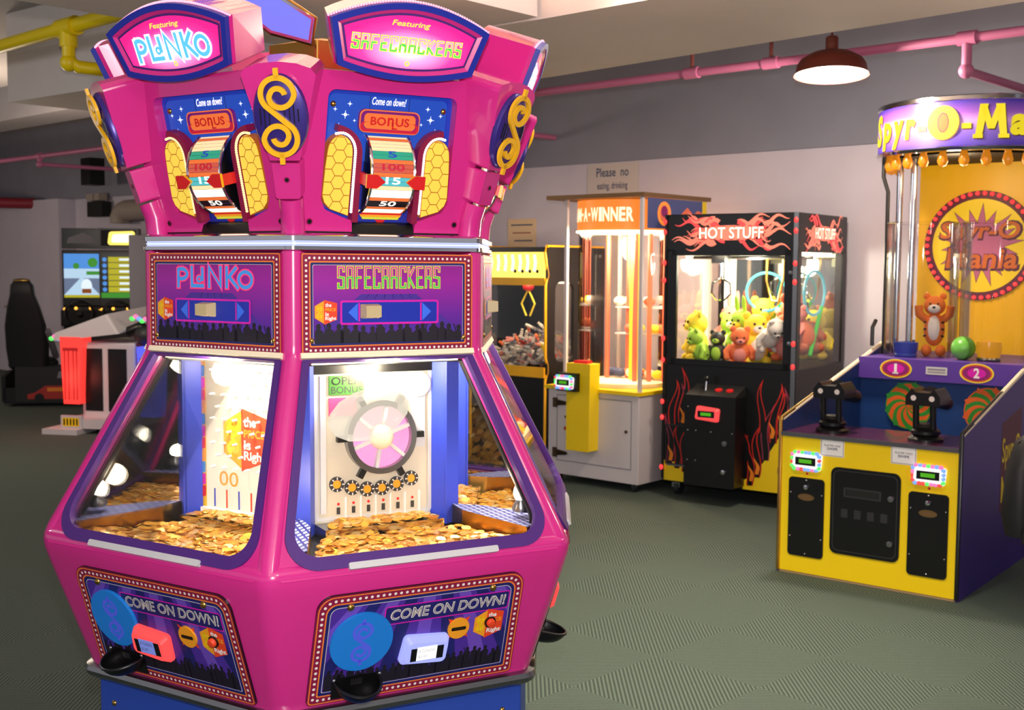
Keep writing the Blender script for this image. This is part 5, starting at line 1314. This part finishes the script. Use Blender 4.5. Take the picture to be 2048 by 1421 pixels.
b = MB(); b.tube([(-.1, 0, 1.7), (-.1, 0, 1.45)], .012, 'steel', 8); b.ell((-.1, 0, 1.42), (.05, .05, .035), 'joyred'); b.tube([(-.1, 0, 1.4), (-.17, 0, 1.28), (-.12, 0, 1.18)], .008, 'toy_yellow', 8); b.tube([(-.1, 0, 1.4), (-.03, 0, 1.28), (-.08, 0, 1.18)], .008, 'toy_yellow', 8); b.build('claw', t)
b = MB(); b.tube([(.2, .1, 1.66), (.2, .1, 1.45)], .05, 'tube', 10); b.tube([(-.3, .3, 1.68), (.3, .3, 1.68)], .02, 'tube', 8); b.build('lamp', t)
light('candy_lamp', 'POINT', at(CC, CA, .0, -.1, 1.6), 13, (1, .9, .66), .08)
b = MB(); rn = random.Random(9)
for i in range(420):
    x, y = rn.uniform(-.36, .36), rn.uniform(-.32, .32); top = .86 + .26 * math.exp(-((x - .02) ** 2 + y * y) * 9); z = rn.uniform(.78, top)
    Mx = Matrix.Translation((x, y, z)) @ Matrix.Rotation(rn.uniform(0, 6), 4, Vector((rn.random(), rn.random(), rn.random())).normalized())
    m_ = rn.choice(('plushwhite', 'lightgrey', 'grey', 'plushwhite', 'toy_pink')) if z < top - .05 or i % 3 else rn.choice(('toy_yellow', 'toy_orange', 'carred', 'plushwhite'))
    b.tube([(-.034, 0, 0), (-.02, 0, 0), (-.016, 0, 0), (.016, 0, 0), (.02, 0, 0), (.034, 0, 0)], [.014, .005, .014, .014, .005, .014], m_, 6, M=Mx)
tag(b.build('candy_pile', rot=CA, loc=CC), 'heap of small wrapped candies inside the black and yellow candy crane', 'candy', None, 'stuff')

# ================================================================== far left: racing games, white gun game, stool at the right edge
RO = (-5.0, 13.6); RGA = R(8)
def racer(px0, loc, rz, label, lit):
    t = thing('racing_game', label, 'arcade machine', loc, rz, 'racing games at the back')
    b = MB(); b.box(-.21, 0, .0, .21, .5, 1.02, 'black'); b.box(-.215, -.12, .80, .215, .1, .98, 'matblack'); b.build('cabinet', t, bevel=.01)
    b = MB(); b.box(-.216, .02, 1.02, .216, .35, 1.66, 'black'); mo = b.build('monitor', t, bevel=.01)
    F = FR((0, .02, 0)); b = MB(); x0, x1, y0, y1 = -.195, .195, 1.12, 1.62
    if lit:
        b.rect(F, x0, y0, x1, y1, .002, 'screen_sky'); b.rect(F, x0, y0 + .2, x1, y0 + .33, .0025, 'screen_pale'); b.rect(F, x0, y0, x1, y0 + .22, .003, 'screen_road')
        b.poly(F, [(x0, y0), (x0, y0 + .03), (-.02, y0 + .22), (.02, y0 + .22), (x1, y0 + .03), (x1, y0)], .0034, 'screen_pale'); b.rect(F, x0, y0, x1, y0 + .03, .0038, 'screen_yellow')
        b.poly(F, circ(.05, y0 + .13, .06, 14, .085), .0042, 'screen_white'); b.rect(F, -.0, y0 + .05, .1, y0 + .1, .0046, 'flame_orange'); b.disc(F, -.06, y0 + .36, .035, .0046, 'screen_green', 12); b.disc(F, .12, y0 + .40, .055, .0046, 'screen_green', 14); b.rect(F, .05, y0 + .26, .2, y0 + .3, .0044, 'screen_green')
    else:
        b.rect(F, x0, y0, x1, y1, .002, 'screen_dark'); b.rect(F, x0, y0, x1, y0 + .06, .0025, 'screen_green')
        for i in range(6): b.rect(F, x0 + .08, y0 + .065 + i * .068, x1, y0 + .125 + i * .068, .0028, 'screen_yellow'); b.rect(F, x0 + .2, y0 + .085 + i * .068, x1 - .07, y0 + .108 + i * .068, .0032, 'screen_white'); b.disc(F, x0 + .04, y0 + .095 + i * .068, .025, .003, 'screen_sky', 10)
    b.build('screen', mo)
    b = MB(); b.box(-.215, .03, 1.68, .215, .3, 1.91, 'black'); h = b.build('header', t); b = MB(); F2 = FR((0, .03, 0))
    b.rect(F2, -.19, 1.71, .19, 1.89, .004, 'screen_dark' if lit else 'matblack')
    if lit: b.poly(F2, [(-.16, 1.74), (.16, 1.74), (.14, 1.80), (.02, 1.86), (-.14, 1.80)], .0046, 'grey')
    else: b.poly(F2, rounded([(-.12, 1.72), (.18, 1.72), (.18, 1.88), (-.1, 1.87)], .03), .0046, 'candy_yellow'); b.poly(F2, rounded([(-.08, 1.75), (.16, 1.75), (.16, 1.85), (-.06, 1.84)], .02), .005, 'hot_text')
    b.build('header_sign', h)
    b = MB(); b.tube([(0, -.26 + .14 * cos(2 * pi * k / 24) * .3, .98 + .14 * sin(2 * pi * k / 24)) if 0 else (.15 * cos(2 * pi * k / 24), -.2 + .05 * sin(2 * pi * k / 24), .95 + .14 * sin(2 * pi * k / 24)) for k in range(24)], .016, 'black', 8, True); b.tube([(0, -.2, .95), (0, -.05, .9)], .03, 'black', 10); b.build('steering_wheel', t)
    for x, z in ((-.18, .99), (-.06, 1.0), (.1, 1.0), (.2, .97)): b = MB(); b.ell((x, -.05, z), (.018, .015, .018), 'glow_amber', n=8, k=5); b.build('dash_light', t)
    return t
RL = []
for i, px in enumerate((164, 242)):
    y = 14.1; x = (px - 1024) / 2350 * y; RL.append((x, y))
r0 = racer(162, (RL[0][0], RL[0][1], 0), R(10), 'racing game showing a blue sky road on its screen, left of the pair', True)
r0.scale = (1.05,) * 3
r1 = racer(234, (RL[1][0], RL[1][1] - .07, 0), R(10), 'racing game with yellow list rows on its screen under a bright header', False)
r1.scale = (1.05,) * 3
b = MB(); b.box(-.62, -1.05, .03, .12, -.12, .2, 'black'); b.prism(FR((-.62, 0, 0), (0, -1, 0)), [(.12, .05), (1.05, .05), (1.05, .32), (.7, .36), (.12, .26)], -.02, .02, 'matblack')
F = FR((.12, -1.07, 0)); b.rect(F, -.62, .05, .12, .42, .0, 'seatblack', -.3)
b.poly(F, [(-.5, .08), (.1, .08), (.1, .14), (0, .17), (-.1, .22), (-.32, .22), (-.42, .15), (-.5, .13)], .004, 'carred'); b.rect(F, -.3, .16, -.12, .2, .005, 'flame_orange'); b.disc(F, -.38, .09, .05, .006, 'black', 16); b.disc(F, -.02, .09, .05, .006, 'black', 16)
b.text(F, 'FLIP' if 0 else 'F1F', -.2, .3, .06, .37, .004, 'lightgrey', .02) if 0 else b.poly(F, [(-.2, .3), (.06, .3), (.08, .37), (-.18, .37)], .004, 'grey')
b.build('seat_platform', r0)
b = MB(); rings = []
for z, y, hw_, dp in ((.42, -1.42, .24, .1), (.6, -1.46, .26, .09), (.85, -1.54, .25, .08), (1.05, -1.6, .2, .07), (1.18, -1.64, .15, .07), (1.28, -1.66, .14, .06), (1.32, -1.66, .1, .04)):
    rings.append([(-.40 + px_ * .8, y + .55 + py_, z) for px_, py_ in rounded([(-hw_, -dp), (hw_, -dp), (hw_, dp), (-hw_, dp)], dp * .6, 4)])
b.loft(I4, rings, 'seatblack', smooth=True); b.ell((-.40, -.65, .42), (.26, .3, .1), 'seatblack'); b.tube([(-.18, -1.0, .8), (-.16, -.85, .62), (-.17, -.65, .5)], .035, 'grey', 10); b.ell((-.40, -1.11, 1.33), (.09, .05, .02), 'glow_amber' if 0 else 'brass'); b.build('racing_seat', r0)

# white gun game with glowing corner legs
GY = 11.0; gx = lambda px, y=GY: (px - 1024) / 2350 * y
GL_ = (gx(226), GY + .35, 0); GA = R(-12)
t = thing('redemption_game', 'white console game with glowing red and blue translucent corner legs', 'arcade machine', GL_, GA)
b = MB(); b.box(-.26, -.36, .12, .30, .4, .85, 'cabwhite'); cbn = b.build('cabinet', t, bevel=.02)
for x0, x1 in ((-.22, -.04), (.02, .21)): b = MB(); b.rect(FR((0, -.36, 0)), x0, .2, x1, .79, .006, 'black', 0); b.build('side_door', cbn)
b = MB(); b.box(.3, -.34, .35, .42, .36, .85, 'maroon_side'); b.text(FR((0, -.34, 0)), 'GAME', .31, .5, .41, .6, .002, 'pink') if 0 else None; b.build('side_art', cbn)
b = MB(); b.loft(I4, [[(-.5, -.45, .86), (.2, -.47, .94), (.2, .4, 1.02), (-.5, .4, .9)], [(-.5, -.43, .93), (.06, -.44, 1.12), (.2, .35, 1.2), (-.46, .4, .98)]], 'cabwhite'); dk = b.build('console_top', t, bevel=.02)
b = MB(); b.loft(I4, [[(-.46, -.40, .935), (-.05, -.42, 1.075), (.0, .2, 1.13), (-.44, .3, .975)], [(-.45, -.39, .95), (-.06, -.41, 1.09), (-.01, .19, 1.14), (-.43, .29, .985)]], 'black'); b.build('console_screen', dk)
b = MB(); b.tube([(.2, -.3, .95), (.33, -.3, 1.0), (.42, -.28, .95), (.44, -.28, .9)], .05, 'black', 10); b.ell((.4, -.3, .92), (.13, .12, .1), 'darkgrey'); b.build('gun_holster', dk)
for x, z in ((.34, 1.08), (.44, 1.06), (-.5, .88)):
    b = MB()
    for j, m_ in enumerate(('rainbow_g', 'rainbow_p', 'rainbow_b')): b.ell((x + j * .035 - .03, -.42, z + (j % 2) * .02), (.03, .02, .022), m_, n=8, k=5)
    b.build('status_lights', dk)
for x, m0, m1, z0 in ((-.31, 'leg_red', 'leg_red_dark', .27), (.48, 'leg_blue', 'leg_blue_dark', .17)):
    b = MB(); hw_ = .115; h1 = .90 if x < 0 else .82
    b.loft(I4, [[(x - f * hw_, -.44 - .02, z), (x + f * hw_, -.44 - .02, z), (x + f * hw_, -.44 + .16, z), (x - f * hw_, -.44 + .16, z)] for z, f in ((z0, .75), (h1, 1.0))], m0); lg = b.build('glowing_leg', t, bevel=.012)
    b = MB()
    for j in (-.06, -.02, .03, .065): b.rect(FR((x + j, -.4615, 0)), -.006, z0 + .04, .006, h1 - .12, .001, m1)
    b.rect(FR((x, -.4615, 0)), -.08, h1 - .13, .08, h1 - .1, .0012, m1); b.build('moulding', lg)
b = MB(); b.box(-.36, -.52, .05, .3, .4, .14, 'cabwhite'); b.box(-.52, -.62, .0, -.16, -.3, .05, 'cabwhite'); b.box(-.38, -.53, .05, -.16, -.5, .17, 'lightgrey'); b.rect(FR((0, -.53, 0)), -.36, .07, -.19, .15, .003, 'mdf_yellow')
for i in range(5): b.rect(FR((0, -.53, 0)), -.35 + i * .033, .08, -.335 + i * .033, .14, .004, 'black')
b.build('foot', t)
light('leg_glow', 'POINT', at(GL_, GA, -.36, -.62, .5), 2.5, (1, .15, .1), .1)

# stool at the right edge
t = thing('game_seat', 'black moulded seat on a post, cut off by the right edge of the picture', 'seat', (2.42, 5.25, 0), R(20))
b = MB(); rings = [[(x, y, z) for x, y in rounded([(-h_, -dp), (h_, -dp), (h_, dp), (-h_, dp)], .05, 5)] for z, h_, dp in ((.40, .20, .06), (.5, .22, .07), (.7, .21, .06), (.82, .17, .055), (.87, .1, .04))]
b.loft(I4, rings, 'seatblack', smooth=True); b.build('backrest', t)
b = MB(); b.loft(I4, [[(x, y - .22, z) for x, y in rounded([(-.2, -.2), (.2, -.2), (.2, .2), (-.2, .2)], .08, 5)] for z in (.38, .45)], 'seatblack'); b.build('seat', t)
b = MB(); b.box(-.1, -.3, .0, .12, -.08, .38, 'seatblack'); b.build('post', t)
